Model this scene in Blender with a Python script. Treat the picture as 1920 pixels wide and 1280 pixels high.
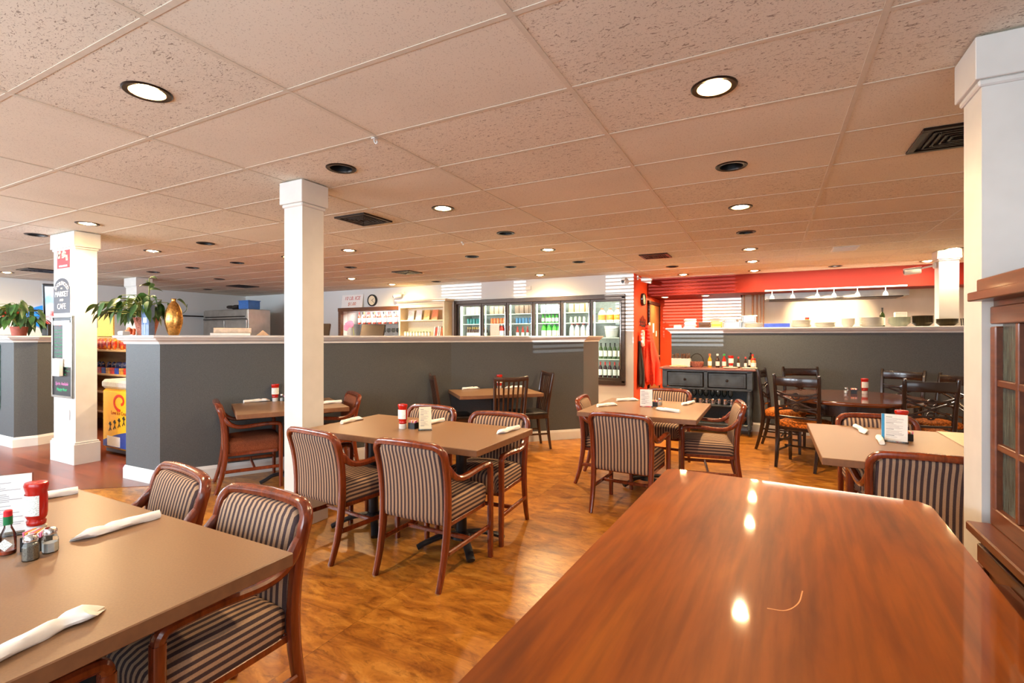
import bpy, bmesh, math, random
from mathutils import Vector, Matrix, Euler
random.seed(7)
PI = math.pi
S = bpy.context.scene
COL = S.collection
for o in list(bpy.data.objects): bpy.data.objects.remove(o)

# ------------------------------------------------------------------ camera, exposure, sky, sun, daylight
EYE, CEIL = 1.43, 2.617
cam = bpy.data.cameras.new('camera'); co = bpy.data.objects.new('camera', cam); COL.objects.link(co)
co.location = (0, 0, EYE); co.rotation_euler = (PI/2, 0, .4807)
cam.sensor_width = 36; cam.lens = 36*924/1920; cam.shift_y = -8.6/1920; cam.clip_start = .05
S.camera = co
S.view_settings.view_transform = 'Standard'; S.view_settings.look = 'None'
S.view_settings.exposure = 0.64; S.view_settings.gamma = 1; S.view_settings.use_curve_mapping = False
S.cycles.max_bounces = 8; S.cycles.diffuse_bounces = 5; S.cycles.glossy_bounces = 4; S.cycles.transmission_bounces = 8
S.cycles.caustics_reflective = False; S.cycles.caustics_refractive = False; S.cycles.sample_clamp_indirect = 4
W = bpy.data.worlds.new('World'); S.world = W; W.use_nodes = True
W.node_tree.nodes['Background'].inputs[0].default_value = (.62, .78, 1, 1); W.node_tree.nodes['Background'].inputs[1].default_value = 1.0

def light(name, typ, loc, energy, color, d=None, **kw):
    l = bpy.data.lights.new(name, typ); l.energy = energy; l.color = color
    for k, v in kw.items(): setattr(l, k, v)
    o = bpy.data.objects.new(name, l); COL.objects.link(o); o.location = loc
    if d: o.rotation_euler = Vector(d).to_track_quat('-Z', 'Y').to_euler()
    return o
# low sun glinting up off the water in front of the building, through the blinds
light('sun_glint', 'SUN', (0, -6, 1), 3.4, (.93, .97, 1), (.03, 1, .035), angle=.0009)
# x range, the height above which the slats stand open, daylight per square metre
WINDOWS = [(-13.2, -10.2, 9, 44), (-9.6, -7.4, 9, 48), (-6.98, -5.83, 1.86, 48), (-5.13, -4.75, 1.86, 46), (-3.15, -.88, .85, 17), (-.5, .9, 9, 9), (1.2, 3.3, 9, 8)]
WZ0, WZ1, FY = .85, 2.3, -1.6
for a, b, _, wm in WINDOWS:
    light('window_daylight', 'AREA', ((a+b)/2, FY+.12, 1.9 if wm > 30 else (WZ0+WZ1)/2), wm*(b-a)*(WZ1-WZ0), (.76, .88, 1), (0, 1, .06), shape='RECTANGLE', size=b-a, size_y=.75 if wm > 30 else WZ1-WZ0)

# ------------------------------------------------------------------ materials
def lin(c):
    return tuple(((v/255)/12.92 if v/255 <= .04045 else ((v/255+.055)/1.055)**2.4) for v in c) + (1,)
class N:
    def __init__(s, name):
        s.m = bpy.data.materials.new(name); s.m.use_nodes = True; s.t = s.m.node_tree
        s.b = s.t.nodes['Principled BSDF']
    def n(s, typ, **kw):
        x = s.t.nodes.new('ShaderNode'+typ)
        for k, v in kw.items():
            if k.startswith('i_'):
                key = k[2:]; x.inputs[int(key) if key.isdigit() else key].default_value = v
            else: setattr(x, k, v)
        return x
    def l(s, a, b): s.t.links.new(a, b)
    def coord(s, scale=(1, 1, 1), kind='Object', rot=(0, 0, 0)):
        tc = s.n('TexCoord'); mp = s.n('Mapping'); mp.inputs['Scale'].default_value = scale; mp.inputs['Rotation'].default_value = rot
        s.l(tc.outputs[kind], mp.inputs[0]); return mp.outputs[0]
    def noise(s, co, scale, detail=3, rough=.5, dist=0):
        x = s.n('TexNoise'); x.inputs['Scale'].default_value = scale; x.inputs['Detail'].default_value = detail
        x.inputs['Roughness'].default_value = rough; x.inputs['Distortion'].default_value = dist
        s.l(co, x.inputs['Vector']); return x.outputs['Fac']
    def ramp(s, fac, stops, interp='LINEAR'):
        r = s.n('ValToRGB'); r.color_ramp.interpolation = interp; e = r.color_ramp.elements
        while len(e) < len(stops): e.new(.5)
        for i, (p, c) in enumerate(stops): e[i].position = p; e[i].color = lin(c) if max(c) > 1 else tuple(c)+(1,)
        s.l(fac, r.inputs[0]); return r.outputs[0]
    def mix(s, fac, a, b, mode='MIX'):
        x = s.n('Mix', data_type='RGBA', blend_type=mode)
        for sock, v in ((x.inputs[0], fac), (x.inputs[6], a), (x.inputs[7], b)):
            if isinstance(v, (int, float)): sock.default_value = v
            elif isinstance(v, tuple): sock.default_value = v if len(v) == 4 else lin(v)
            else: s.l(v, sock)
        return x.outputs[2]
    def math(s, op, a, b=0.0):
        x = s.n('Math', operation=op)
        for i, v in enumerate((a, b)):
            if isinstance(v, (int, float)): x.inputs[i].default_value = v
            else: s.l(v, x.inputs[i])
        return x.outputs[0]
    def bump(s, h, strength=.3, dist=.01):
        x = s.n('Bump'); x.inputs['Strength'].default_value = strength; x.inputs['Distance'].default_value = dist
        s.l(h, x.inputs['Height']); s.l(x.outputs[0], s.b.inputs['Normal'])
    def set(s, rough=.5, metal=0, coat=0, spec=.5, base=None, **kw):
        b = s.b; b.inputs['Roughness'].default_value = rough; b.inputs['Metallic'].default_value = metal
        b.inputs['Coat Weight'].default_value = coat; b.inputs['Coat Roughness'].default_value = .08; b.inputs['Specular IOR Level'].default_value = spec
        if base is not None:
            if isinstance(base, tuple): b.inputs['Base Color'].default_value = lin(base)
            else: s.l(base, b.inputs['Base Color'])
        return s
MC = {}
def plain(name, rgb, rough=.5, metal=0, coat=0, spec=.5, var=.06, scale=30):
    if name in MC: return MC[name]
    x = N(name); co_ = x.coord(); f = x.noise(co_, scale, 2)
    d = tuple(max(0, int(v*(1-var))) for v in rgb); u = tuple(min(255, int(v*(1+var))) for v in rgb)
    x.set(rough, metal, coat, spec, x.ramp(f, [(.3, d), (.7, u)])); MC[name] = x.m; return x.m
def emit(name, rgb, strength):
    x = N(name); x.set(.5, base=rgb); x.b.inputs['Emission Color'].default_value = lin(rgb); x.b.inputs['Emission Strength'].default_value = strength; return x.m
def glass(name, rgb, rough=.02, trans=1, ior=1.45):
    x = N(name); x.set(rough, base=rgb); x.b.inputs['Transmission Weight'].default_value = trans; x.b.inputs['IOR'].default_value = ior; return x.m
def wood(name, c1, c2, rough=.35, coat=0, axis='x', scale=1., spec=.5):
    x = N(name); sc = {'x': (1.2, 14, 14), 'y': (14, 1.2, 14), 'z': (14, 14, 1.2)}[axis]
    co_ = x.coord(tuple(v*scale for v in sc)); f = x.noise(co_, 2.2, 5, .6, .6)
    x.set(rough, 0, coat, spec, x.ramp(f, [(.3, c1), (.7, c2)])); return x.m
def stripes(name, dark, lightc, pitch, duty=.44):
    x = N(name); at = x.n('Attribute', attribute_name='stripe')
    fr = x.math('FRACT', x.math('ADD', x.math('DIVIDE', at.outputs['Fac'], pitch), 40.22))
    f = x.ramp(fr, [(0, (0., 0., 0.)), (.03, (1., 1., 1.)), (duty, (1., 1., 1.)), (duty+.03, (0., 0., 0.))])
    nz = x.noise(x.coord((1, 1, 1)), 260, 2); c = x.mix(f, lightc, dark)
    c2 = x.mix(.28, c, x.ramp(nz, [(.3, (90, 80, 75)), (.7, (225, 205, 185))]), 'SOFT_LIGHT'); x.set(.9, base=c2, spec=.2); x.bump(nz, .25, .002); return x.m

M = {}
M['chair_wood'] = wood('cherry_chair_wood', (84, 31, 14), (134, 58, 26), .24, .5, 'z', 1.2)
M['stripe'] = stripes('striped_upholstery', (76, 62, 63), (174, 146, 121), .0272, .5)
M['laminate'] = plain('brown_laminate', (134, 102, 74), .32, spec=.35, var=.03, scale=160)
M['laminate_edge'] = plain('brown_laminate_edge', (122, 84, 58), .4, var=.05)
M['pale_laminate'] = plain('pale_reflection_laminate', (205, 185, 140), .3, var=.05, scale=12)  # paler copy of the brown laminate, reflections on the top put into the colour
M['black_metal'] = plain('black_cast_iron', (38, 38, 42), .4, .3)
M['white'] = plain('white_painted_trim', (212, 210, 205), .35, var=.015, scale=8)
M['dark_wood'] = wood('espresso_wood', (24, 14, 10), (48, 28, 18), .22, .4, 'z')
M['slat_wood'] = wood('brown_black_wood', (42, 24, 16), (74, 44, 28), .3, .3, 'z')
M['round_top'] = wood('glossy_walnut_top', (72, 34, 18), (112, 58, 32), .1, .8, 'x')
M['steel'] = plain('brushed_stainless', (190, 188, 182), .28, 1, var=.05, scale=6)
M['chrome'] = plain('polished_chrome', (225, 225, 228), .12, 1, var=.01)
M['paper'] = plain('white_paper_napkin', (240, 237, 232), .85, var=.02, scale=40)
M['cream'] = plain('cream_paint', (236, 222, 190), .45, var=.02)
M['black'] = plain('black_plastic', (22, 22, 24), .35)
M['bronze'] = plain('dark_bronze_trim', (40, 30, 24), .35, .6)
M['red'] = plain('ketchup_red', (176, 26, 14), .22, var=.04)
M['brass'] = None
def upholstery(name, a, b, sc=70):
    x = N(name); f = x.noise(x.coord(), sc, 3, .6); x.set(.85, base=x.ramp(f, [(.38, a), (.62, b)]), spec=.2); x.bump(f, .4, .004); return x.m
M['rust'] = upholstery('rust_textured_upholstery', (104, 54, 34), (142, 82, 54), 210)
M['leopard'] = upholstery('amber_speckled_upholstery', (92, 46, 16), (214, 120, 40), 75)
# dark grey orange-peel paint
x = N('charcoal_wall_paint'); f = x.noise(x.coord(), 170, 2); x.set(.5, base=x.ramp(f, [(.3, (70, 73, 74)), (.7, (86, 89, 90))]), spec=.35); x.bump(f, .35, .004); M['charcoal'] = x.m
x = N('pale_blue_wall_paint'); f = x.noise(x.coord(), 120, 2); x.set(.6, base=x.ramp(f, [(.3, (214, 216, 214)), (.7, (222, 224, 222))]), spec=.3); x.bump(f, .2, .003); M['wallpaint'] = x.m
x = N('red_wall_paint'); f = x.noise(x.coord(), 120, 2); x.set(.55, base=x.ramp(f, [(.3, (98, 21, 12)), (.7, (110, 26, 14))]), spec=.1); x.bump(f, .25, .003); M['redpaint'] = x.m
x = N('orange_red_wall_paint'); f = x.noise(x.coord(), 120, 2); x.set(.55, base=x.ramp(f, [(.3, (196, 60, 24)), (.7, (208, 70, 30))]), spec=.3); M['orangepaint'] = x.m  # passage orange; on the kitchen wall a lit copy of the soffit red
# floor vinyl: mottled amber tiles
x = N('mottled_amber_vinyl'); c0 = x.coord((1, 1, 1))
tc = x.n('TexCoord'); sp = x.n('SeparateXYZ'); x.l(tc.outputs['Object'], sp.inputs[0])
T = .92
ix = x.math('FLOOR', x.math('DIVIDE', sp.outputs[0], T)); iy = x.math('FLOOR', x.math('DIVIDE', sp.outputs[1], T))
cb = x.n('CombineXYZ'); x.l(ix, cb.inputs[0]); x.l(iy, cb.inputs[1]); wn = x.n('TexWhiteNoise'); x.l(cb.outputs[0], wn.inputs[0])
va = x.n('VectorMath', operation='MULTIPLY_ADD'); x.l(wn.outputs['Color'], va.inputs[0]); va.inputs[1].default_value = (40, 40, 40); x.l(c0, va.inputs[2])
mpa = x.n('Mapping'); mpa.inputs['Scale'].default_value = (1, 2.6, 1); x.l(va.outputs[0], mpa.inputs[0])
f1 = x.noise(mpa.outputs[0], 3.6, 6, .64, 1.2); f2 = x.noise(mpa.outputs[0], 13, 5, .72, .6); f3 = x.noise(va.outputs[0], .5, 2)
base = x.ramp(f1, [(.26, (98, 55, 18)), (.42, (146, 88, 29)), (.57, (174, 114, 42)), (.78, (202, 146, 70))])
streak = x.ramp(f2, [(.30, (.42, .35, .3)), (.5, (1., 1., 1.))])
base = x.mix(.8, base, streak, 'MULTIPLY')
fx = x.math('FRACT', x.math('DIVIDE', sp.outputs[0], T)); fy = x.math('FRACT', x.math('DIVIDE', sp.outputs[1], T))
seam = x.math('MAXIMUM', x.math('LESS_THAN', fx, .004), x.math('LESS_THAN', fy, .004))
base = x.mix(x.math('MULTIPLY', seam, .45), base, (70, 38, 16)); x.set(.3, base=base, spec=.42); x.bump(f2, .06, .003); M['vinyl'] = x.m
# dark plank floor
x = N('dark_cherry_planks'); tc = x.n('TexCoord'); br = x.n('TexBrick'); br.offset = .37
mp = x.n('Mapping'); x.l(tc.outputs['Object'], mp.inputs[0]); x.l(mp.outputs[0], br.inputs['Vector'])
br.inputs['Color1'].default_value = lin((136, 72, 46)); br.inputs['Color2'].default_value = lin((110, 54, 34)); br.inputs['Mortar'].default_value = lin((40, 18, 10))
br.inputs['Scale'].default_value = 1; br.inputs['Mortar Size'].default_value = .0025; br.inputs['Brick Width'].default_value = 1.2; br.inputs['Row Height'].default_value = .13
g = x.noise(x.coord((1.2, 16, 1)), 3, 5, .6, .4); x.set(.26, base=x.mix(.6, br.outputs[0], x.ramp(g, [(.3, (80, 60, 50)), (.7, (200, 170, 150))]), 'OVERLAY'), spec=.5); M['planks'] = x.m
# acoustic ceiling tile
x = N('fissured_ceiling_tile'); tc = x.n('TexCoord'); sp = x.n('SeparateXYZ'); x.l(tc.outputs['Object'], sp.inputs[0])
GX, GY, TX, TY = -.8416, 1.607, 1.2192, .6096
ix = x.math('FLOOR', x.math('DIVIDE', x.math('SUBTRACT', sp.outputs[0], GX), TX)); iy = x.math('FLOOR', x.math('DIVIDE', x.math('SUBTRACT', sp.outputs[1], GY), TY))
cb = x.n('CombineXYZ'); x.l(ix, cb.inputs[0]); x.l(iy, cb.inputs[1]); wn = x.n('TexWhiteNoise'); x.l(cb.outputs[0], wn.inputs[0])
kind = x.math('GREATER_THAN', wn.outputs[0], .38)
mp = x.n('Mapping'); mp.inputs['Scale'].default_value = (1, 2.4, 1); mp.inputs['Rotation'].default_value = (0, 0, .5); x.l(tc.outputs['Object'], mp.inputs[0])
fis = x.noise(mp.outputs[0], 34, 2, .5, 1.6); fine = x.noise(tc.outputs['Object'], 150, 2, .6)
m1 = x.math('GREATER_THAN', fis, .635); m2 = x.math('GREATER_THAN', fine, .63)
mk = x.math('MAXIMUM', x.math('MULTIPLY', m1, kind), x.math('MULTIPLY', m2, .55))
blot = x.noise(tc.outputs['Object'], 1.6, 2)
base = x.ramp(blot, [(.3, (216, 209, 193)), (.7, (224, 217, 201))])
x.set(.9, base=x.mix(x.math('MULTIPLY', mk, .62), base, (96, 70, 54)), spec=.1); x.bump(x.math('SUBTRACT', 1.0, mk), .5, .004); M['tile'] = x.m
M['tee'] = plain('beige_ceiling_tee', (206, 197, 180), .5, var=.02)
# cherry dining top: figured veneer along y
x = N('varnished_cherry_veneer'); c0 = x.coord((4.5, .8, 4)); f = x.noise(c0, 1.6, 5, .55, .5); f2 = x.noise(x.coord((24, 1.6, 10)), 1.6, 3)
base = x.ramp(f, [(.28, (106, 45, 2)), (.42, (128, 59, 3)), (.58, (140, 68, 5)), (.75, (156, 82, 10))])
base = x.mix(.35, base, x.ramp(f2, [(.34, (150, 140, 130)), (.6, (255, 255, 255))]), 'MULTIPLY'); x.set(.45, 0, .5, .1, base)
x.b.inputs['Coat Roughness'].default_value = .05
M['cherry'] = x.m
M['hutch'] = wood('medium_cherry_cabinet', (84, 40, 18), (114, 60, 30), .4, .2, 'y')
M['reed_glass'] = None
x = N('reeded_green_glass'); f = x.noise(x.coord((1, 60, 4)), 3, 3); x.set(.15, base=x.ramp(f, [(.3, (46, 50, 44)), (.7, (96, 104, 94))]), spec=.6); x.bump(f, .6, .004); M['reed_glass'] = x.m
M['lamp_on'] = emit('warm_lamp_glow', (255, 212, 148), 360)
M['tube_on'] = emit('cooler_tube_glow', (240, 255, 235), 5)
M['gold'] = plain('hammered_gold', (176, 124, 62), .26, .9, var=.18, scale=60)
M['leaf'] = plain('leaf_green', (52, 84, 36), .42, var=.35, scale=14)
M['stem'] = plain('stem_green', (120, 130, 60), .6)
M['wicker'] = upholstery('red_brown_wicker', (96, 44, 30), (196, 130, 110), 160)
M['cooler_frame'] = plain('bronze_cooler_frame', (74, 62, 54), .35, .5)
M['clear'] = glass('clear_glass', (250, 252, 250))
M['blue'] = plain('cooler_blue', (66, 120, 196), .5)
WARM, COOLW = (1, .74, .44), (.9, .96, 1)

# ------------------------------------------------------------------ mesh helpers
def box(bm, c, s, bev=0, rot=None, seg=1):
    t = bmesh.new(); bmesh.ops.create_cube(t, size=1)
    for v in t.verts: v.co = Vector((v.co.x*s[0], v.co.y*s[1], v.co.z*s[2]))
    if bev: bmesh.ops.bevel(t, geom=list(t.edges), offset=min(bev, min(s)*.45), segments=seg, affect='EDGES', profile=.6)
    m = Matrix.Translation(c) @ (Euler(rot).to_matrix().to_4x4() if rot else Matrix())
    merge(bm, t, m)
def merge(bm, t, m=Matrix()):
    vm = {v: bm.verts.new(m @ v.co) for v in t.verts}
    for f in t.faces:
        try: bm.faces.new([vm[v] for v in f.verts])
        except ValueError: pass
    t.free()
def rbox(bm, c, half, r, n=6, f=None, rot=None):
    t = bmesh.new(); bmesh.ops.create_cube(t, size=2); bmesh.ops.subdivide_edges(t, edges=list(t.edges), cuts=n, use_grid_fill=True)
    H = Vector(half); rr = min(r, *half)
    for v in t.verts:
        p = Vector([a*b for a, b in zip(v.co, H)]); q = Vector([max(-h+rr, min(h-rr, a)) for a, h in zip(p, H)])
        d = p-q; v.co = q+d.normalized()*rr if d.length > 1e-9 else p
        if f: v.co = Vector(f(v.co))
    merge(bm, t, Matrix.Translation(c) @ (Euler(rot).to_matrix().to_4x4() if rot else Matrix()))
def lathe(bm, prof, c=(0, 0, 0), seg=20, cap=True, m=None, sx=1, sy=1):
    m = m or Matrix(); rings = []
    for r, z in prof: rings.append([bm.verts.new(m @ (Vector(c)+Vector((r*sx*math.cos(2*PI*i/seg), r*sy*math.sin(2*PI*i/seg), z)))) for i in range(seg)])
    for a, b in zip(rings, rings[1:]):
        for i in range(seg): bm.faces.new((a[i], a[(i+1) % seg], b[(i+1) % seg], b[i]))
    if cap:
        for ring, rev in ((rings[0], True), (rings[-1], False)):
            try: bm.faces.new(ring[::-1] if rev else ring)
            except ValueError: pass
def cr(pts, n=6):
    P = [Vector(p) for p in pts]; P = [P[0]*2-P[1]]+P+[P[-1]*2-P[-2]]; out = []
    for i in range(1, len(P)-2):
        for k in range(n):
            t = k/n; a, b, c, d = P[i-1:i+3]
            out.append(.5*((2*b)+(c-a)*t+(2*a-5*b+4*c-d)*t*t+(3*b-a-3*c+d)*t**3))
    out.append(P[-2]); return out
def sweep(bm, pts, w, h=None, seg=8, up=(0, 0, 1), power=2.6, closed=False):
    """elliptical (squarish) section w x h (half sizes, may be lists) along pts"""
    P = [Vector(p) for p in pts]; n = len(P); h = w if h is None else h; rings = []
    side0 = None
    for i, p in enumerate(P):
        if closed: t = P[(i+1) % n]-P[i-1]
        else: t = P[min(i+1, n-1)]-P[max(i-1, 0)]
        t.normalize(); u = Vector(up); s = t.cross(u)
        if s.length < .05: s = side0 if side0 is not None else t.cross(Vector((1, 0, 0)))
        s = s-t*s.dot(t); s.normalize()
        if side0 is not None and s.dot(side0) < 0: s = -s
        side0 = s; uu = s.cross(t).normalized()
        a = w[i] if isinstance(w, (list, tuple)) else w; b = h[i] if isinstance(h, (list, tuple)) else h; ring = []
        for k in range(seg):
            an = 2*PI*(k+.5)/seg; cs, sn = math.cos(an), math.sin(an); e = 2/power
            ring.append(bm.verts.new(p+s*a*math.copysign(abs(cs)**e, cs)+uu*b*math.copysign(abs(sn)**e, sn)))
        rings.append(ring)
    rng = range(n) if closed else range(n-1)
    for i in rng:
        a, b = rings[i], rings[(i+1) % n]
        for k in range(seg): bm.faces.new((a[k], a[(k+1) % seg], b[(k+1) % seg], b[k]))
    if not closed: bm.faces.new(rings[0][::-1]); bm.faces.new(rings[-1])
def prism(bm, poly, z0, z1):
    a = [bm.verts.new((x_, y_, z0)) for x_, y_ in poly]; b = [bm.verts.new((x_, y_, z1)) for x_, y_ in poly]; n = len(poly)
    bm.faces.new(a[::-1]); bm.faces.new(b)
    for i in range(n): bm.faces.new((a[i], a[(i+1) % n], b[(i+1) % n], b[i]))
def strip(bm, poly, prof):
    """profile [(outward offset, z)] run along an open 2-D polyline with mitres; outward is to the right of travel"""
    n = len(poly); V = [Vector(p) for p in poly]; rows = []
    for i in range(n):
        d0 = (V[i]-V[i-1]).normalized() if i else (V[1]-V[0]).normalized(); d1 = (V[i+1]-V[i]).normalized() if i < n-1 else d0
        n0 = Vector((d0.y, -d0.x)); n1 = Vector((d1.y, -d1.x)); m = (n0+n1)/(1+n0.dot(n1))
        rows.append([bm.verts.new((V[i].x+m.x*o, V[i].y+m.y*o, z)) for o, z in prof])
    k = len(prof)
    for a, b in zip(rows, rows[1:]):
        for j in range(k): bm.faces.new((a[j], a[(j+1) % k], b[(j+1) % k], b[j]))
    bm.faces.new(rows[0]); bm.faces.new(rows[-1][::-1])
def obj(name, bm, mat, parent=None, smooth=35, loc=None, rot=None, label=None):
    bmesh.ops.recalc_face_normals(bm, faces=list(bm.faces))
    me = bpy.data.meshes.new(name); bm.to_mesh(me); bm.free()
    if smooth:
        me.polygons.foreach_set('use_smooth', [True]*len(me.polygons)); me.set_sharp_from_angle(angle=math.radians(smooth))
    for m in (mat if isinstance(mat, (list, tuple)) else [mat]): me.materials.append(m)
    o = bpy.data.objects.new(name, me); COL.objects.link(o)
    if parent: o.parent = parent
    if loc: o.location = loc
    if rot: o.rotation_euler = rot
    if label: o['label'] = label
    return o
def B(): return bmesh.new()
def bx(name, c, s, mat, parent=None, bev=.004, rot=None, label=None):
    b = B(); box(b, c, s, bev, rot); return obj(name, b, mat, parent, label=label)
def tag(o, label, cat, group=None):
    o['label'] = label; o['category'] = cat
    if group: o['group'] = group
    return o
def thing(name, label, cat, loc=(0, 0, 0), rz=0, group=None):
    o = bpy.data.objects.new(name, None); COL.objects.link(o); o.location = loc; o.rotation_euler = (0, 0, rz); o.empty_display_size = .1
    return tag(o, label, cat, group)
def dup(root, loc, rz, label, group=None):
    r = root.copy(); COL.objects.link(r); r.location = loc; r.rotation_euler = (root.rotation_euler.x, root.rotation_euler.y, rz); r['label'] = label
    if group: r['group'] = group
    def rec(src, dst):
        for ch in src.children:
            c = ch.copy(); COL.objects.link(c); c.parent = dst; rec(ch, c)
    rec(root, r); return r
def move(root, loc, rz, label, group=None):
    root.location = loc; root.rotation_euler = (root.rotation_euler.x, root.rotation_euler.y, rz); root['label'] = label
    if group: root['group'] = group
    return root
class Kind:
    """first placement moves the prototype, later ones copy it"""
    def __init__(s, root): s.root = root; s.used = False
    def put(s, loc, rz, label, group=None):
        if not s.used: s.used = True; return move(s.root, loc, rz, label, group)
        return dup(s.root, loc, rz, label, group)
def struct(name, bm, mat, parent=None, smooth=35):
    o = obj(name, bm, mat, parent, smooth)
    if not parent: o['kind'] = 'structure'
    return o
def text(name, s, size, mat, parent=None, loc=(0, 0, 0), rot=(PI/2, 0, 0), depth=.0012, sx=1, align='CENTER', shear=0):
    cu = bpy.data.curves.new(name, 'FONT'); cu.body = s; cu.size = size; cu.extrude = depth; cu.align_x = align; cu.align_y = 'CENTER'; cu.shear = shear; cu.resolution_u = 3
    t = bpy.data.objects.new(name, cu); COL.objects.link(t); dg = bpy.context.evaluated_depsgraph_get()
    me = bpy.data.meshes.new_from_object(t.evaluated_get(dg)); bpy.data.objects.remove(t); bpy.data.curves.remove(cu)
    me.materials.clear(); me.materials.append(mat)
    o = bpy.data.objects.new(name, me); COL.objects.link(o); o.location = loc; o.rotation_euler = rot; o.scale = (sx, 1, 1)
    if parent: o.parent = parent
    return o

# ------------------------------------------------------------------ the room
XL, XR, YB, YK = -13.6, 3.8, 9.2, 11.6
KX = -2.24                                   # corner where the back wall turns into the kitchen passage
b = B(); box(b, ((XL+XR)/2, (FY+YK)/2, -.05), (XR-XL+.4, YK-FY+.4, .1)); struct('floor', b, M['vinyl'], smooth=0)
b = B(); prism(b, [(-5.20, 2.64), (-5.80, 2.15), (-7.6, .3), (-8.9, -1.55), (XL+.01, -1.55), (XL+.01, 9.15), (-6.0, 9.15), (-5.4, 4.6)], 0, .003); struct('floor_planks', b, M['planks'], smooth=0)
def wall_x(name, x0, x1, y0, y1, z0, z1, holes, mat):
    b = B(); xs = sorted({x0, x1, *[h[0] for h in holes], *[h[1] for h in holes]})
    for a, c in zip(xs, xs[1:]):
        z = z0
        for h in sorted([h for h in holes if h[0] < (a+c)/2 < h[1]], key=lambda h: h[2]):
            if h[2] > z+1e-4: box(b, ((a+c)/2, (y0+y1)/2, (z+h[2])/2), (c-a, y1-y0, h[2]-z))
            z = h[3]
        if z < z1-1e-4: box(b, ((a+c)/2, (y0+y1)/2, (z+z1)/2), (c-a, y1-y0, z1-z))
    bmesh.ops.remove_doubles(b, verts=list(b.verts), dist=1e-5)
    return struct(name, b, mat, smooth=0)
COOL = (-6.17, -2.46, .57, 2.185); BAR = (-9.70, -7.72, .95, 2.10)
wall_x('wall_back', XL-.15, KX, YB, YB+.15, 0, CEIL+.1, [COOL, BAR], M['wallpaint'])
wall_x('wall_front', XL-.15, XR+.15, FY-.15, FY, 0, CEIL+.1, [(a, c, WZ0, WZ1) for a, c, *_ in WINDOWS], M['wallpaint'])
b = B(); box(b, (XL-.075, (FY+YB)/2, CEIL/2), (.15, YB-FY, CEIL)); struct('wall_left', b, M['wallpaint'], smooth=0)
b = B(); box(b, (XR+.075, (FY+YK)/2, CEIL/2), (.15, YK-FY, CEIL)); struct('wall_right', b, M['wallpaint'], smooth=0)
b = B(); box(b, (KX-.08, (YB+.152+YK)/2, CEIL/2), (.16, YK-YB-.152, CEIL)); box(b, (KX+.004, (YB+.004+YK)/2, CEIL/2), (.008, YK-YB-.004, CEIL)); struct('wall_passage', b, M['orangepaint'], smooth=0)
b = B(); box(b, (-1.8, YK+.075, CEIL/2), (1.0, .15, CEIL)); struct('wall_kitchen_red', b, M['orangepaint'], smooth=0)  # same paint as the soffit, its brighter light put into the colour
b = B(); box(b, (-.93, YK+.075, CEIL/2), (.74, .15, CEIL)); struct('wall_kitchen_white', b, M['white'], smooth=0)
x = N('stainless_wall_cladding'); f = x.noise(x.coord((1, 1, .4)), 3, 3); x.set(.42, .3, base=x.ramp(f, [(.3, (196, 188, 172)), (.7, (212, 204, 188))])); MC['clad'] = x.m
b = B(); box(b, ((XR-.56)/2, YK+.075, CEIL/2), (XR+.56, .15, CEIL)); struct('wall_kitchen_steel', b, x.m, smooth=0)
# red soffit over the kitchen opening
SY, SZ = 10.3, 2.27
b = B(); box(b, ((KX+.01+XR)/2, SY+.3, (SZ+CEIL)/2), (XR-KX-.01, .6, CEIL-SZ)); box(b, (-1.37, (SY+.6+YK)/2, (SZ+CEIL)/2), (1.72, YK-SY-.6, CEIL-SZ)); struct('trim_1', b, M['redpaint'], smooth=0)

# ceiling: lay-in tiles with real holes for the recessed lights, tee grid below
def tx(i): return GX+TX*(i+.5)
def ty(j): return GY+TY*(j+.5)
def cell(x_, y_): return (math.floor((x_-GX)/TX), math.floor((y_-GY)/TY))
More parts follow.
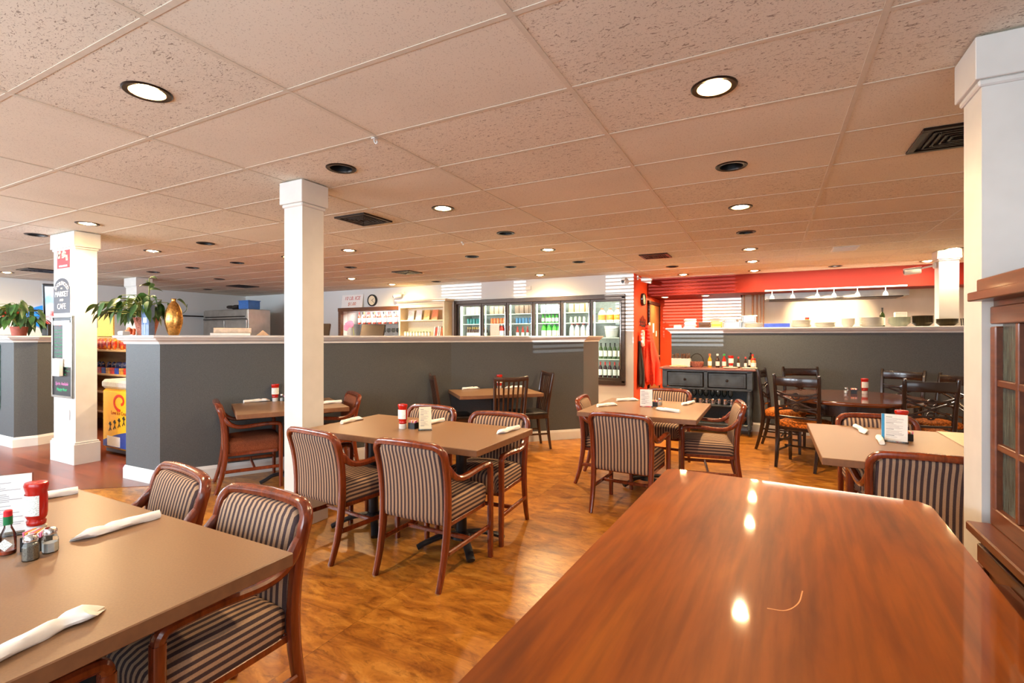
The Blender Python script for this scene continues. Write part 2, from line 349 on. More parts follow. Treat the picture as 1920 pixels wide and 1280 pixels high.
# (x, y, lit, label)
DOWN = [
 (-2.67, 1.30, 1, 'lit bronze recessed downlight nearest the camera on the left, above the brown table in front'),
 (-.232, 2.52, 1, 'lit bronze recessed downlight nearest the camera on the right, above the glossy cherry table'),
 (-2.67, 3.74, 1, 'lit recessed downlight just right of the square ceiling vent beside the middle white column'),
 (-.232, 4.96, 1, 'lit recessed downlight over the cherry table, third of its row from the camera'),
 (-7.55, 3.74, 1, 'lit recessed downlight over the aisle between the sign column and the middle white column'),
 (-6.33, 2.52, 1, 'lit recessed downlight touching the top right of the column that carries the cafe sign'),
 (-5.11, 4.96, 1, 'lit recessed downlight right of the middle column, above the brown chairs'),
 (-2.67, 6.18, 1, 'lit recessed downlight before the drinks coolers, over the slat-back chairs'),
 (-6.33, 4.96, 1, 'lit recessed downlight half hidden by the left side of the middle white column'),
 (-.232, 7.40, 1, 'lit recessed downlight dimly glowing just left of the white ceiling grille'),
 (-.232, 8.62, 1, 'lit recessed downlight last but one before the red soffit, above the sideboard'),
 (-.232, 9.84, 1, 'lit recessed downlight right at the red soffit in the row above the sideboard'),
 (-7.55, 7.40, 1, 'lit recessed downlight to the left of the far square vent, near the ice sign'),
 (-7.55, 8.62, 1, 'lit recessed downlight against the back wall above the wall clock'),
 (-3.89, 8.62, 1, 'lit recessed downlight close to the back wall over the drinks coolers'),
 (-1.45, 9.84, 1, 'lit recessed downlight above the striped sunlight on the red soffit'),
 (-12.43, 3.74, 1, 'lit recessed downlight at the far left, near the left wall'),
 (2.20, 9.84, 1, 'lit recessed downlight over the white security camera on the kitchen column'),
 (2.20, 8.62, 1, 'lit recessed downlight right above the white kitchen column'),
 (-2.67, 2.52, 0, 'unlit dark recessed downlight right beside the top of the middle white column'),
 (-.232, 3.74, 0, 'unlit dark recessed downlight second of the row over the cherry table'),
 (-.232, 6.18, 0, 'unlit dark recessed downlight fourth of the row over the cherry table'),
 (-2.67, 4.96, 0, 'unlit dark recessed downlight past the square vent, before the slat-back chairs'),
 (-3.89, 6.18, 0, 'unlit dark recessed downlight behind a small white ceiling hook'),
 (-2.67, 7.40, 0, 'unlit dark recessed downlight right of the lit one before the coolers'),
 (-3.89, 7.40, 0, 'unlit dark recessed downlight left of the lit lamp close to the coolers'),
 (-1.45, 8.62, 0, 'unlit dark recessed downlight behind the vent above the coat rack corner'),
 (-6.33, 3.74, 0, 'unlit dark recessed downlight in the long column shadow left of the middle column'),
 (-7.55, 2.52, 0, 'unlit dark recessed downlight just left of the sign column top'),
 (-7.55, 4.96, 0, 'unlit dark recessed downlight over the steel refrigerator side of the aisle'),
 (-8.77, 4.96, 0, 'unlit dark recessed downlight above the gold vase'),
 (-9.99, 4.96, 0, 'unlit dark recessed downlight right above the topmost plant leaf'),
 (-9.99, 6.18, 0, 'unlit dark recessed downlight in front of the steel refrigerator'),
 (-6.33, 6.18, 0, 'unlit dark recessed downlight right of the middle column, before the far vent'),
 (-6.33, 8.62, 0, 'unlit dark recessed downlight near the back wall beside the far vent'),
 (.987, 9.84, 0, 'unlit dark recessed downlight against the red soffit above the plates'),
 (-12.43, 7.40, 0, 'unlit dark recessed downlight in the far left corner'),
]
holes = {cell(d[0], d[1]): d for d in DOWN}
CX0, CX1, CY0, CY1 = XL, XR, FY, YK
gxs = [CX0]+[GX+TX*i for i in range(-20, 20) if CX0+.01 < GX+TX*i < CX1-.01]+[CX1]
gys = [CY0]+[GY+TY*j for j in range(-20, 40) if CY0+.01 < GY+TY*j < CY1-.01]+[CY1]
b = B(); HR = .088
for xa, xb in zip(gxs, gxs[1:]):
    for ya, yb in zip(gys, gys[1:]):
        d = holes.get(cell((xa+xb)/2, (ya+yb)/2))
        if not d:
            b.faces.new([b.verts.new(p) for p in ((xa, ya, CEIL), (xa, yb, CEIL), (xb, yb, CEIL), (xb, ya, CEIL))]); continue
        cx, cy = d[0], d[1]; angs = sorted([2*PI*k/32 for k in range(32)]+[math.atan2(y_-cy, x_-cx) % (2*PI) for x_ in (xa, xb) for y_ in (ya, yb)])
        inn, out = [], []
        for a in angs:
            c, s_ = math.cos(a), math.sin(a); t = min([(xb-cx)/c if c > 1e-9 else (xa-cx)/c if c < -1e-9 else 9, (yb-cy)/s_ if s_ > 1e-9 else (ya-cy)/s_ if s_ < -1e-9 else 9])
            inn.append(b.verts.new((cx+HR*c, cy+HR*s_, CEIL))); out.append(b.verts.new((cx+t*c, cy+t*s_, CEIL)))
        for k in range(len(angs)):
            k2 = (k+1) % len(angs)
            try: b.faces.new((inn[k], inn[k2], out[k2], out[k]))
            except ValueError: pass
for f in b.faces: f.normal_update()
cl = bpy.data.meshes.new('ceiling'); b.to_mesh(cl); b.free(); cl.materials.append(M['tile']); co = bpy.data.objects.new('ceiling', cl); COL.objects.link(co); co['kind'] = 'structure'
b = B()
for gx in gxs[1:-1]: box(b, (gx, (CY0+SY)/2, CEIL-.0015), (.024, SY-CY0, .003))
for gy in gys[1:-1]:
    if gy < SY: box(b, (((CX0+CX1)/2 if gy < YB else (KX+CX1)/2), gy, CEIL-.0012), ((CX1-CX0 if gy < YB else CX1-KX), .024, .0024))
struct('trim_2', b, M['tee'], smooth=0)
# roof deck well above the tiles so the lamp holes stay dark
b = B(); box(b, ((XL+XR)/2, (FY+YK)/2, CEIL+.35), (XR-XL+.6, YK-FY+.6, .1)); struct('ceiling_deck', b, M['black'], smooth=0)
for nm, c, s in (('front', ((XL+XR)/2, FY-.2, CEIL+.2), (XR-XL+.6, .1, .4)), ('back', ((XL+XR)/2, YK+.2, CEIL+.2), (XR-XL+.6, .1, .4)), ('left', (XL-.2, 5, CEIL+.2), (.1, 14, .4)), ('right', (XR+.2, 5, CEIL+.2), (.1, 14, .4))):
    b = B(); box(b, c, s); struct('wall_plenum_'+nm, b, M['black'], smooth=0)

def downlight(lit):
    t = thing('downlight', '', 'ceiling light', group='recessed downlights in the tiled ceiling')
    b = B(); lathe(b, [(.074, .002), (.076, -.006), (.098, -.008), (.104, -.003), (.104, 0)], cap=False, seg=32); obj('trim_ring', b, M['bronze'], t)
    b = B(); lathe(b, [(.076, 0), (.072, .06), (.055, .13), (.0, .135)], cap=False, seg=28); obj('baffle', b, M['brass_in'] if lit else M['black'], t)
    b = B()
    if lit: lathe(b, [(.0, -.014), (.03, -.011), (.052, -.001), (.062, .014), (.05, .06), (0, .1)], cap=False, seg=24); obj('bulb', b, M['lamp_on'], t)
    else: lathe(b, [(.0, .075), (.03, .078), (.05, .09), (.05, .1), (0, .125)], cap=False, seg=24); obj('bulb', b, M['bulb_off'], t)
    return t
M['brass_in'] = plain('brass_reflector', (214, 160, 96), .3, .8); M['bulb_off'] = plain('unlit_bulb_face', (88, 96, 112), .15)
KD = {1: Kind(downlight(1)), 0: Kind(downlight(0))}
for x_, y_, lit, lab in DOWN:
    KD[lit].put((x_, y_, CEIL), 0, lab)
    if lit: light('downlight_beam', 'SPOT', (x_, y_, CEIL-.03), 44 if y_ < 4.5 and x_ > -6 else 36 if y_ > 9.5 else 118, WARM, (0, 0, -1), spot_size=2.7, spot_blend=.7, shadow_soft_size=.035)
for x_, lab in ((-1.95, 'small lit downlight under the red soffit, left of the pair'), (-1.15, 'small lit downlight under the red soffit, right of the pair')):
    t = thing('soffit_light', lab, 'ceiling light', (x_, 10.75, SZ), group='small lights under the red soffit')
    b = B(); lathe(b, [(.05, 0), (.075, -.006), (.08, 0)], cap=False); obj('trim_ring', b, M['white'], t)
    b = B(); lathe(b, [(.0, -.004), (.05, -.002), (.05, 0)], cap=False); obj('bulb', b, M['lamp_on'], t)
    light('soffit_beam', 'SPOT', (x_, 10.75, SZ-.02), 22, WARM, (0, 0, -1), spot_size=2.4, spot_blend=.7, shadow_soft_size=.04)

# vents
def vent(lab, x_, y_, s=.40, rz=0):
    t = thing('ceiling_vent', lab, 'vent', (x_, y_, CEIL), rz, 'dark square air vents in the ceiling')
    b = B(); h = s/2; w = .035
    for dx, dy, sx, sy in ((0, h-w/2, s, w), (0, -h+w/2, s, w), (h-w/2, 0, w, s-2*w), (-h+w/2, 0, w, s-2*w)): box(b, (dx, dy, -.008), (sx, sy, .016), .003)
    obj('frame', b, M['bronze'], t)
    b = B(); box(b, (0, 0, -.002), (s-.06, s-.06, .003)); obj('backing', b, M['black'], t)
    for k in range(1, 5):
        r = (h-w)*(1-k/5.2); b = B()
        for dx, dy, sx, sy in ((0, r, 2*r, .012), (0, -r, 2*r, .012), (r, 0, .012, 2*r), (-r, 0, .012, 2*r)): box(b, (dx, dy, -.010-.001*k), (sx, sy, .009))
        obj('louver', b, M['bronze'], t)
vent('dark square ceiling vent to the right of the middle white column', -3.62, 3.71)
vent('dark square ceiling vent beside the top of the white column at right', .99, 3.78, .42)
vent('dark square ceiling vent near the back wall, above the white security camera', -5.88, 7.12)
vent('dark square ceiling vent above the passage with the red coat', -1.47, 7.36)
vent('dark square ceiling vent left of the sign column', -11.5, 3.9, .5)
vent('dark square ceiling vent in front of the steel refrigerator', -10.9, 7.3, .5)
g = thing('ceiling_grille', 'white rectangular grille in the ceiling above the kitchen counter', 'vent', (.90, 7.93, CEIL))
b = B(); box(b, (0, 0, -.006), (.30, .36, .012), .003); obj('frame', b, M['white'], g)
for k in range(9): bx('louver', (0, -.13+k*.0325, -.014), (.26, .012, .006), M['white'], g, 0)
for x_, y_, lab in ((-2.08, 2.22, 'small white hook hanging from the ceiling grid near the middle column'), (-3.39, 5.16, 'small white hook hanging from the ceiling grid farther back')):
    b = B(); sweep(b, cr([(0, 0, 0), (0, 0, -.02), (.012, 0, -.035), (.022, 0, -.028), (.02, 0, -.02)], 5), .004, .006, seg=6, up=(0, 1, 0)); box(b, (0, 0, -.003), (.024, .03, .006))
    tag(obj('ceiling_hook', b, M['white'], loc=(x_, y_, CEIL-.006)), lab, 'hook', 'ceiling hooks')

# windows with blinds in the front wall (the daylight)
for i, (a, c, zo, _) in enumerate(WINDOWS):
    b = B(); w = .05
    for cx, cz, sx, sz in (((a+c)/2, WZ0+w/2, c-a, w), ((a+c)/2, WZ1-w/2, c-a, w), (a+w/2, (WZ0+WZ1)/2, w, WZ1-WZ0-2*w), (c-w/2, (WZ0+WZ1)/2, w, WZ1-WZ0-2*w)): box(b, (cx, FY-.1, cz), (sx, .05, sz))
    f = struct('window_%d' % (i+1), b, M['white'], smooth=0)
    b = B(); z = WZ0+.07
    while z < WZ1-.05: box(b, ((a+c)/2, FY-.04, z), (c-a-.02, .074 if z < zo else .055, .003), rot=(1.45 if z < zo else .56, 0, 0)); z += .069
    obj('blind', b, M['white'], f, 0)

# ------------------------------------------------------------------ half walls with white caps
CAPZ = 1.445
def half_wall(name, poly, top, capt):
    th = .15; b = B(); strip(b, poly, [(0, 0), (0, top), (-th, top), (-th, 0)]); w = struct(name, b, M['charcoal'], smooth=0)
    z0 = capt-.085
    b = B(); strip(b, poly, [(0.001, z0), (.014, z0), (.016, z0+.018), (.03, z0+.03), (.05, z0+.042), (.056, z0+.056), (.075, z0+.06), (.08, z0+.066), (.08, capt-.004), (.076, capt), (-th-.05, capt), (-th-.05, capt-.03), (-th-.001, capt-.03), (-th-.001, capt-.04), (.001, capt-.04)])
    c = struct('trim_cap', b, M['white'], smooth=20)
    b = B(); strip(b, poly, [(.001, 0), (.018, 0), (.018, .105), (.012, .12), (.006, .135), (.001, .135)]); struct('baseboard', b, M['white'], smooth=20)
    return w
PA = [(-5.78, 3.6), (-5.78, 2.62), (-5.20, 2.64), (-3.66, 5.31), (-2.33, 6.66), (-2.33, 7.35)]
half_wall('wall_half_center', PA, CAPZ-.04, CAPZ)
PQ = [(-11.5, 2.66), (-8.62, 2.66), (-8.56, 2.87), (-8.66, 3.30)]
half_wall('wall_half_left', PQ, CAPZ-.04, CAPZ)
PK = [(-1.41, 9.0), (-1.41, 8.32), (3.78, 8.32)]
half_wall('wall_half_kitchen', PK, 1.53, 1.572)

# columns: box base, shaft, box capital
def column(name, x0, x1, y0, y1, base=.23, capb=CEIL-.175):
    b = B(); cx, cy, sx, sy = (x0+x1)/2, (y0+y1)/2, x1-x0, y1-y0
    box(b, (cx, cy, CEIL/2), (sx-.05, sy-.05, CEIL-.002))
    if base: box(b, (cx, cy, base/2), (sx, sy, base), .004); box(b, (cx, cy, base+.01), (sx-.02, sy-.02, .02), .004)
    h = CEIL-capb; box(b, (cx, cy, capb+h/2-.004), (sx, sy, h-.008), .003); box(b, (cx, cy, capb-.012), (sx-.025, sy-.025, .026), .006)
    o = struct(name, b, M['white'], smooth=0); return o
column('trim_column_middle', -3.335, -3.085, 2.53, 2.78)
column('trim_column_sign', -7.42, -6.84, 2.6, 2.85)
column('trim_column_right', .72, 1.30, 2.56, 2.81)
column('trim_column_kitchen', 2.04, 2.30, 8.66, 8.92, 0, CEIL-.12)
column('trim_column_far', -11.55, -11.1, 5.2, 5.5)
# passage door
d = B(); box(d, (KX+.025, 10.9, 1.06), (.03, .98, 2.1), .004); do = struct('door_1', d, plain('brown_door_paint', (140, 92, 48), .45, var=.04))
b = B(); box(b, (KX+.03, 10.36, 1.06), (.045, .08, 2.14)); box(b, (KX+.03, 11.44, 1.06), (.045, .08, 2.14)); box(b, (KX+.03, 10.9, 2.15), (.045, 1.16, .07)); obj('door_frame', b, M['bronze'], do)
b = B(); lathe(b, [(.0, 0), (.028, .01), (.03, .04), (0, .05)], (0, 0, 0), 12, m=Matrix.Translation((KX+.04, 11.3, 1.0)) @ Matrix.Rotation(PI/2, 4, 'Y')); obj('door_knob', b, M['chrome'], do)
bx('notice_paper', (KX+.047, 10.75, 1.62), (.003, .14, .2), M['paper'], do, 0); bx('notice_paper', (KX+.047, 11.05, 1.5), (.003, .1, .12), M['paper'], do, 0)

# ------------------------------------------------------------------ striped armchairs
def yb(z):
    P = [(-.01, -.29), (.12, -.245), (.3, -.212), (.42, -.205), (.55, -.210), (.66, -.226), (.75, -.25), (.84, -.283)]
    z = max(P[0][0], min(P[-1][0], z)); i = max(k for k in range(len(P)-1) if P[k][0] <= z); n = len(P)
    sl = lambda k: (P[min(k+1, n-1)][1]-P[max(k-1, 0)][1])/(P[min(k+1, n-1)][0]-P[max(k-1, 0)][0])
    (a, ya), (c, yc) = P[i], P[i+1]; h = c-a; t = (z-a)/h
    return (2*t**3-3*t**2+1)*ya+(t**3-2*t**2+t)*h*sl(i)+(-2*t**3+3*t**2)*yc+(t**3-t**2)*h*sl(i+1)
def stripe(o, ztop=None):
    """where the woven stripes run: across x, and down over the sides of a seat"""
    at = o.data.attributes.new('stripe', 'FLOAT', 'POINT')
    for v in o.data.vertices:
        e = 0 if ztop is None else max(0, ztop-v.co.z)*max(0, min(1, (abs(v.co.x)-.19)/.03))
        at.data[v.index].value = v.co.x+math.copysign(e, v.co.x)
def armchair(fabric, label):
    t = thing('dining_armchair', label, 'chair')
    # inverted-U back frame with rounded shoulders
    pts = []; zs = [.40, .47, .54, .60, .66, .72, .745]
    left = [(-.238-.012*(z-.4)/.35, yb(z), z) for z in zs]; top = []
    for k in range(1, 7):
        a = PI/2*k/6; zz = .745+.063*math.sin(a); top.append((-.25+.065*(1-math.cos(a)), yb(zz), zz))
    topm = [(-.12, yb(.81)-.006, .812), (0, yb(.81)-.009, .814)]
    L_ = left+top+topm; path = L_+[(-p[0], p[1], p[2]) for p in L_[:-1][::-1]]
    n = len(path); w = [.019+.004*abs(math.sin(PI*min(i, n-1-i)/(n-1)*1.0)) for i in range(n)]
    b = B(); sweep(b, path, [.021]*n, [.024]*n, seg=10, up=(0, 1, 0), power=2.3); obj('back_frame', b, M['chair_wood'], t)
    for s in (-1, 1):
        b = B(); zz = [0.0, .06, .14, .22, .3, .38, .44]
        sweep(b, [(s*(.232+.006*z/.4), yb(z), z) for z in zz], [.0155, .017, .0185, .02, .021, .021, .021], [.017, .019, .021, .023, .024, .024, .024], seg=10, up=(0, 1, 0), power=2.6); obj('leg', b, M['chair_wood'], t)
        b = B(); sweep(b, [(s*.256, .252, 0), (s*.256, .252, .1), (s*.256, .251, .3), (s*.256, .25, .575)], [.0165, .018, .019, .0195], seg=10, up=(0, 1, 0), power=3); obj('leg', b, M['chair_wood'], t)
        b = B(); p = cr([(s*.256, .25, .568), (s*.256, .244, .594), (s*.257, .215, .609), (s*.26, .1, .611), (s*.262, -.04, .600), (s*.259, -.12, .605), (s*.254, -.175, .632), (s*.247, -.215, .675), (s*.244, -.242, .715)], 4)
        sweep(b, p, [.019]*3+[.0215]*(len(p)-8)+[.021, .02, .018, .015, .012], [.0185]*(len(p)-11)+[.021]*3+[.024]*3+[.023, .021, .018, .015, .012], seg=10, up=(0, .3, 1), power=2.4); obj('arm', b, M['chair_wood'], t)
        b = B(); box(b, (s*.246, .018, .195), (.02, .47, .03), .006); obj('stretcher', b, M['chair_wood'], t)
    b = B(); box(b, (0, .03, .195), (.475, .022, .026), .005); obj('stretcher', b, M['chair_wood'], t)
    b = B(); box(b, (0, -.185, .35), (.45, .02, .03), .005); box(b, (0, .225, .345), (.45, .022, .03), .005)
    for s in (-1, 1): box(b, (s*.222, .02, .345), (.018, .42, .03), .004)
    obj('seat_frame', b, M['chair_wood'], t)
    b = B()
    def bend(v):
        x_, z = v.x, v.z; f = 1-(v.x/.23)**4; r = .06; ex, ez = abs(x_)-(.226-r), z-(.225-r)
        if ex > 0 and ez > 0:
            L = math.hypot(ex, ez)
            if L > 1e-6: k = max(ex, ez)/L; x_ = math.copysign(.226-r+ex*k, x_); z = .225-r+ez*k
        return (x_, v.y*(1+.5*max(0, f)*(1 if v.y > 0 else .35))+yb(z+.571)+.004, z)
    rbox(b, (0, 0, .571), (.226, .022, .225), .02, 13, bend); stripe(obj('back_pad', b, fabric, t, 60))
    b = B()
    def dome(v):
        e = max(0, 1-(v.x/.245)**2)*max(0, 1-(v.y/.25)**2)
        return (v.x, v.y, v.z+(.03*e if v.z > 0 else 0)+(.012*max(0, v.y)/.25 if v.z > 0 else 0))
    rbox(b, (0, .033, .404), (.236, .227, .066), .042, 9, dome); stripe(obj('seat_cushion', b, fabric, t, 60), .462)
    for s in (-1, 1):
        for y_, xx in ((-.288, .232), (.252, .256)):
            b = B(); lathe(b, [(.0, 0), (.012, .001), (.013, .008)], (s*xx, y_, -.0005), 10); obj('glide', b, M['chrome'], t)
    return t
KS = Kind(armchair(M['stripe'], '')); KR = Kind(armchair(M['rust'], ''))
R = math.radians
gs = 'striped armchairs at the brown tables'
KS.put((-2.63, 2.515, 0), R(-6), 'striped armchair seen from behind, left of two at the middle table', gs)
KS.put((-1.865, 2.53, 0), R(0), 'striped armchair seen from behind, right of two at the middle table', gs)
KS.put((-1.895, 3.185, 0), R(184), 'striped armchair at the far right side of the middle table, facing the camera', gs)
KS.put((-2.645, 3.265, 0), R(178), 'striped armchair at the far left side of the middle table, behind the ketchup bottle', gs)
KS.put((-1.035, 4.12, 0), R(-4), 'striped armchair seen from behind at the near side of the square table by the sideboard', gs)
KS.put((-1.43, 4.83, 0), R(-82), 'striped armchair on the left side of the square table by the sideboard', gs)
KS.put((-.50, 5.02, 0), R(100), 'striped armchair on the right side of the square table, turned sideways before the sideboard', gs)
KS.put((-1.06, 5.66, 0), R(176), 'striped armchair at the far side of the square table, beside the red coat', gs)
KS.put((-2.44, 1.055, 0), R(172), 'striped armchair in the left foreground behind the brown table, the left one of two', gs)
KS.put((-1.765, 1.01, 0), R(180), 'striped armchair in the left foreground, right one of two behind the brown table', gs)
KS.put((-1.75, .385, 0), R(0), 'striped armchair pushed under the near side of the foreground table, only an arm showing', gs)
KS.put((.72, 3.50, 0), R(2), 'striped armchair at right with its back to the camera, cut by the white column', gs)
KS.put((.745, 4.43, 0), R(182), 'striped armchair behind the table with the blue-edged menu at right', gs)
u1 = Vector((.5, .866)); n1 = Vector((.866, -.5)); u2 = Vector((.7071, .7071)); n2 = Vector((.7071, -.7071))
def W1(s, q): p = u1*s+n1*q; return (p.x, p.y, 0)
def W2(s, q): p = u2*s+n2*q; return (p.x, p.y, 0)
gr = 'rust armchairs along the half wall'
KR.put(W1(.415, -5.44), R(-30), 'rust-brown upholstered armchair seen from the side left of the middle column', gr)
KR.put(W1(1.16, -5.46), R(150), 'rust-brown upholstered armchair behind the middle column, only its back showing', gr)

# ------------------------------------------------------------------ tables
def cross_base(b, x_, y_, top, r=.038, L=.30, rot=PI/4):
    lathe(b, [(r, .06), (r, top)], (x_, y_, 0), 16); lathe(b, [(.075, .055), (.06, .085), (r, .10)], (x_, y_, 0), 16)
    for k in range(4):
        a = rot+k*PI/2; d = Vector((math.cos(a), math.sin(a), 0)); pts = [Vector((x_, y_, .085))+d*.02, Vector((x_, y_, .075))+d*.14, Vector((x_, y_, .045))+d*(L-.06), Vector((x_, y_, .018))+d*L]
        sweep(b, cr(pts, 4), .028, .016, seg=8)
    box(b, (x_, y_, top-.01), (.34, .34, .02), .003, rot=(0, 0, 0))
def cafe_table(label, loc, rz, sx, sy, bases, top=.75, mat='laminate', L=.30, rot=PI/4, group='brown laminate dining tables'):
    t = thing('dining_table', label, 'table', loc, rz, group)
    b = B(); box(b, (0, 0, top-.021), (sx, sy, .042), .003, seg=1); o = obj('tabletop', b, [M[mat], M['laminate_edge']], t, 30)
    for p in o.data.polygons: p.material_index = 0 if p.normal.z > .9 else 1
    for x_, y_ in bases:
        b = B(); cross_base(b, x_, y_, top-.042, L=L, rot=rot); obj('pedestal', b, M['black_metal'], t)
    return t
cafe_table('long brown laminate table in the middle, in front of the white column', (-2.30, 2.91, 0), 0, 1.50, .79, [(-.38, -.06), (.42, -.06)])
cafe_table('large brown laminate table in the left foreground', (-2.06, .68, 0), 0, 1.46, .76, [(-.42, 0), (.36, 0)], L=.26)
cafe_table('square brown laminate table in front of the dark sideboard', (-1.04, 4.83, 0), 0, 1.03, 1.14, [(0, 0)], L=.26)
cafe_table('brown laminate table at right, beside the round table, half hidden by a striped chair', (.665, 3.905, 0), 0, .80, 1.26, [(0, .0)], L=.24)
cafe_table('table painted reflection-pale at the right edge behind the white column, pushed against the brown one', (1.37, 3.95, 0), 0, .60, 1.26, [(0, 0)], mat='pale_laminate', L=.22)
p = W1(.76, -5.33); cafe_table('brown laminate table against the half wall behind the middle column', p, R(60), .96, .86, [(0, 0)], L=.26, rot=0)
p = W2(1.64, -5.945); cafe_table('brown laminate table against the half wall with the slat-back chairs', p, R(45), 1.03, .76, [(0, 0)], L=.26)

# long glossy cherry table in the foreground
t = thing('cherry_table', 'long glossy reddish cherry table filling the right foreground', 'table', (0, 1.35, 0), R(-2.3))
b = B(); poly = [(-.52, -1.25), (.53, -1.25), (.53, 1.17), (.495, 1.225), (-.48, 1.245), (-.515, 1.21)]
prism(b, poly, .715, .76); bmesh.ops.bevel(b, geom=[e for e in b.edges if all(v.co.z > .75 for v in e.verts)], offset=.008, segments=2, affect='EDGES'); obj('tabletop', b, M['cherry'], t, 40)
b = B()
for c, s in (((0, 1.10, .66), (.86, .024, .10)), ((0, -1.12, .66), (.86, .024, .10)), ((-.43, 0, .66), (.024, 2.2, .10)), ((.43, 0, .66), (.024, 2.2, .10))): box(b, c, s, .003)
obj('apron', b, M['hutch'], t)
for sx in (-1, 1):
    for y_ in (-1.1, 1.08):
        b = B(); sweep(b, [(sx*.42, y_, 0), (sx*.42, y_, .5), (sx*.42, y_, .715)], [.026, .036, .04], seg=4, power=9, up=(0, 1, 0)); obj('leg', b, M['hutch'], t)
b = B(); sweep(b, cr([(-.005, .02, .7603), (.035, .032, .7603), (.062, .085, .7603), (.072, .16, .7603)], 6), .002, .0003, seg=4); obj('scratch', b, plain('pale_scratch', (206, 128, 66), .5), t, label='pale curved scratch in the varnish')

# round walnut table
t = thing('round_table', 'round dark glossy wooden table in front of the kitchen half wall', 'table', (.80, 6.72, 0))
b = B(); lathe(b, [(.0, .715), (.66, .715), (.69, .72), (.705, .738), (.705, .75), (.695, .762), (.0, .764)], cap=False, seg=56); obj('tabletop', b, M['round_top'], t, 40)
b = B(); lathe(b, [(.60, .60), (.61, .60), (.61, .715), (.60, .715)], cap=False, seg=48); obj('apron', b, M['dark_wood'], t)
b = B(); lathe(b, [(.0, .1), (.13, .1), (.12, .16), (.07, .25), (.1, .4), (.11, .5), (.08, .62), (.2, .7), (.2, .715), (0, .715)], cap=False, seg=24); obj('pedestal', b, M['dark_wood'], t)
for k in range(4):
    a = PI/4+k*PI/2; b = B(); d = Vector((math.cos(a), math.sin(a), 0)); sweep(b, cr([d*.08+Vector((0, 0, .2)), d*.22+Vector((0, 0, .14)), d*.36+Vector((0, 0, .03))], 5), .03, .028, seg=8); obj('foot', b, M['dark_wood'], t)

# ------------------------------------------------------------------ espresso lattice-back chairs
def lattice_chair():
    t = thing('lattice_back_chair', '', 'chair'); Wd = M['dark_wood']
    def y2(z): return -.20-.06*max(0, (z-.45)/.55)**1.3-.09*max(0, (.45-z)/.45)**1.6
    for s in (-1, 1):
        b = B(); zz = [0, .1, .2, .32, .45, .58, .7, .82, .92, 1.0, 1.02]
        sweep(b, [(s*(.19+.03*z), y2(z), z) for z in zz], [.015, .017, .019, .021, .021, .02, .019, .018, .017, .016, .012], [.017, .019, .021, .024, .024, .022, .02, .019, .017, .016, .012], seg=8, up=(0, 1, 0), power=4); obj('back_post', b, Wd, t)
        b = B(); sweep(b, [(s*.205, .20, 0), (s*.205, .20, .2), (s*.205, .20, .43)], [.014, .019, .021], seg=8, up=(0, 1, 0), power=5); obj('leg', b, Wd, t)
        for z in (.17, .27):
            b = B(); box(b, (s*.20, .0-.02, z), (.016, .41, .02), .004); obj('stretcher', b, Wd, t)
    b = B(); box(b, (0, .0, .2), (.40, .018, .02), .004); obj('stretcher', b, Wd, t)
    def arc(z, bow=.03, n=9, x=.205, dz=0): return [(x*(2*i/(n-1)-1), y2(z)-bow*(1-(2*i/(n-1)-1)**2), z+dz*(1-(2*i/(n-1)-1)**2)) for i in range(n)]
    b = B(); sweep(b, arc(.945, .032), .012, [.052]*9, seg=8, up=(0, 0, 1), power=4); obj('top_rail', b, Wd, t)
    b = B(); sweep(b, arc(.555), .009, .013, seg=6, power=4); obj('lower_rail', b, Wd, t)
    b = B()
    for z, dz in ((.83, -.035), (.785, .02), (.67, -.02), (.62, .035)): sweep(b, arc(z, .03, 9, .2, dz), .009, .0105, seg=8)
    for sg in (-1, 1):
        q = []
        for i in range(11):
            u = 2*i/10-1; z = .725+sg*.075*u; q.append((.2*u, y2(z)-.03*(1-u*u), z))
        sweep(b, q, .009, .0105, seg=8)
    for zc in (.79, .66):
        ring = [(.035*math.cos(2*PI*k/16), y2(zc)-.03, zc+.032*math.sin(2*PI*k/16)) for k in range(16)]; sweep(b, ring, .008, .008, seg=8, up=(0, 1, 0), closed=True)
    obj('lattice', b, Wd, t)
    b = B(); box(b, (0, .0, .425), (.43, .42, .04), .008); obj('seat_frame', b, Wd, t)
    b = B(); rbox(b, (0, .01, .465), (.222, .218, .04), .035, 7, lambda v: (v.x, v.y, v.z+(.02*max(0, 1-(v.x/.23)**2)*max(0, 1-(v.y/.23)**2) if v.z > 0 else 0))); obj('seat_cushion', b, M['leopard'], t, 60)
    return t
KL = Kind(lattice_chair()); gl = 'espresso lattice-back chairs around the round table'
KL.put((.345, 6.36, 0), R(-20), 'dark lattice-back chair before the round table at left, amber seat showing', gl)
KL.put((.17, 7.16, 0), R(-100), 'dark lattice-back chair seen sideways between the sideboard and the round table', gl)
KL.put((.47, 7.62, 0), R(200), 'dark lattice-back chair behind the round table on the left, against the half wall', gl)
KL.put((1.36, 7.52, 0), R(150), 'dark lattice-back chair behind the round table on the right, against the half wall', gl)
KL.put((1.34, 6.355, 0), R(12), 'dark lattice-back chair before the round table at right, back to the camera', gl)
KL.put((1.60, 7.05, 0), R(112), 'dark lattice-back chair at the far right of the round table, half behind another chair', gl)

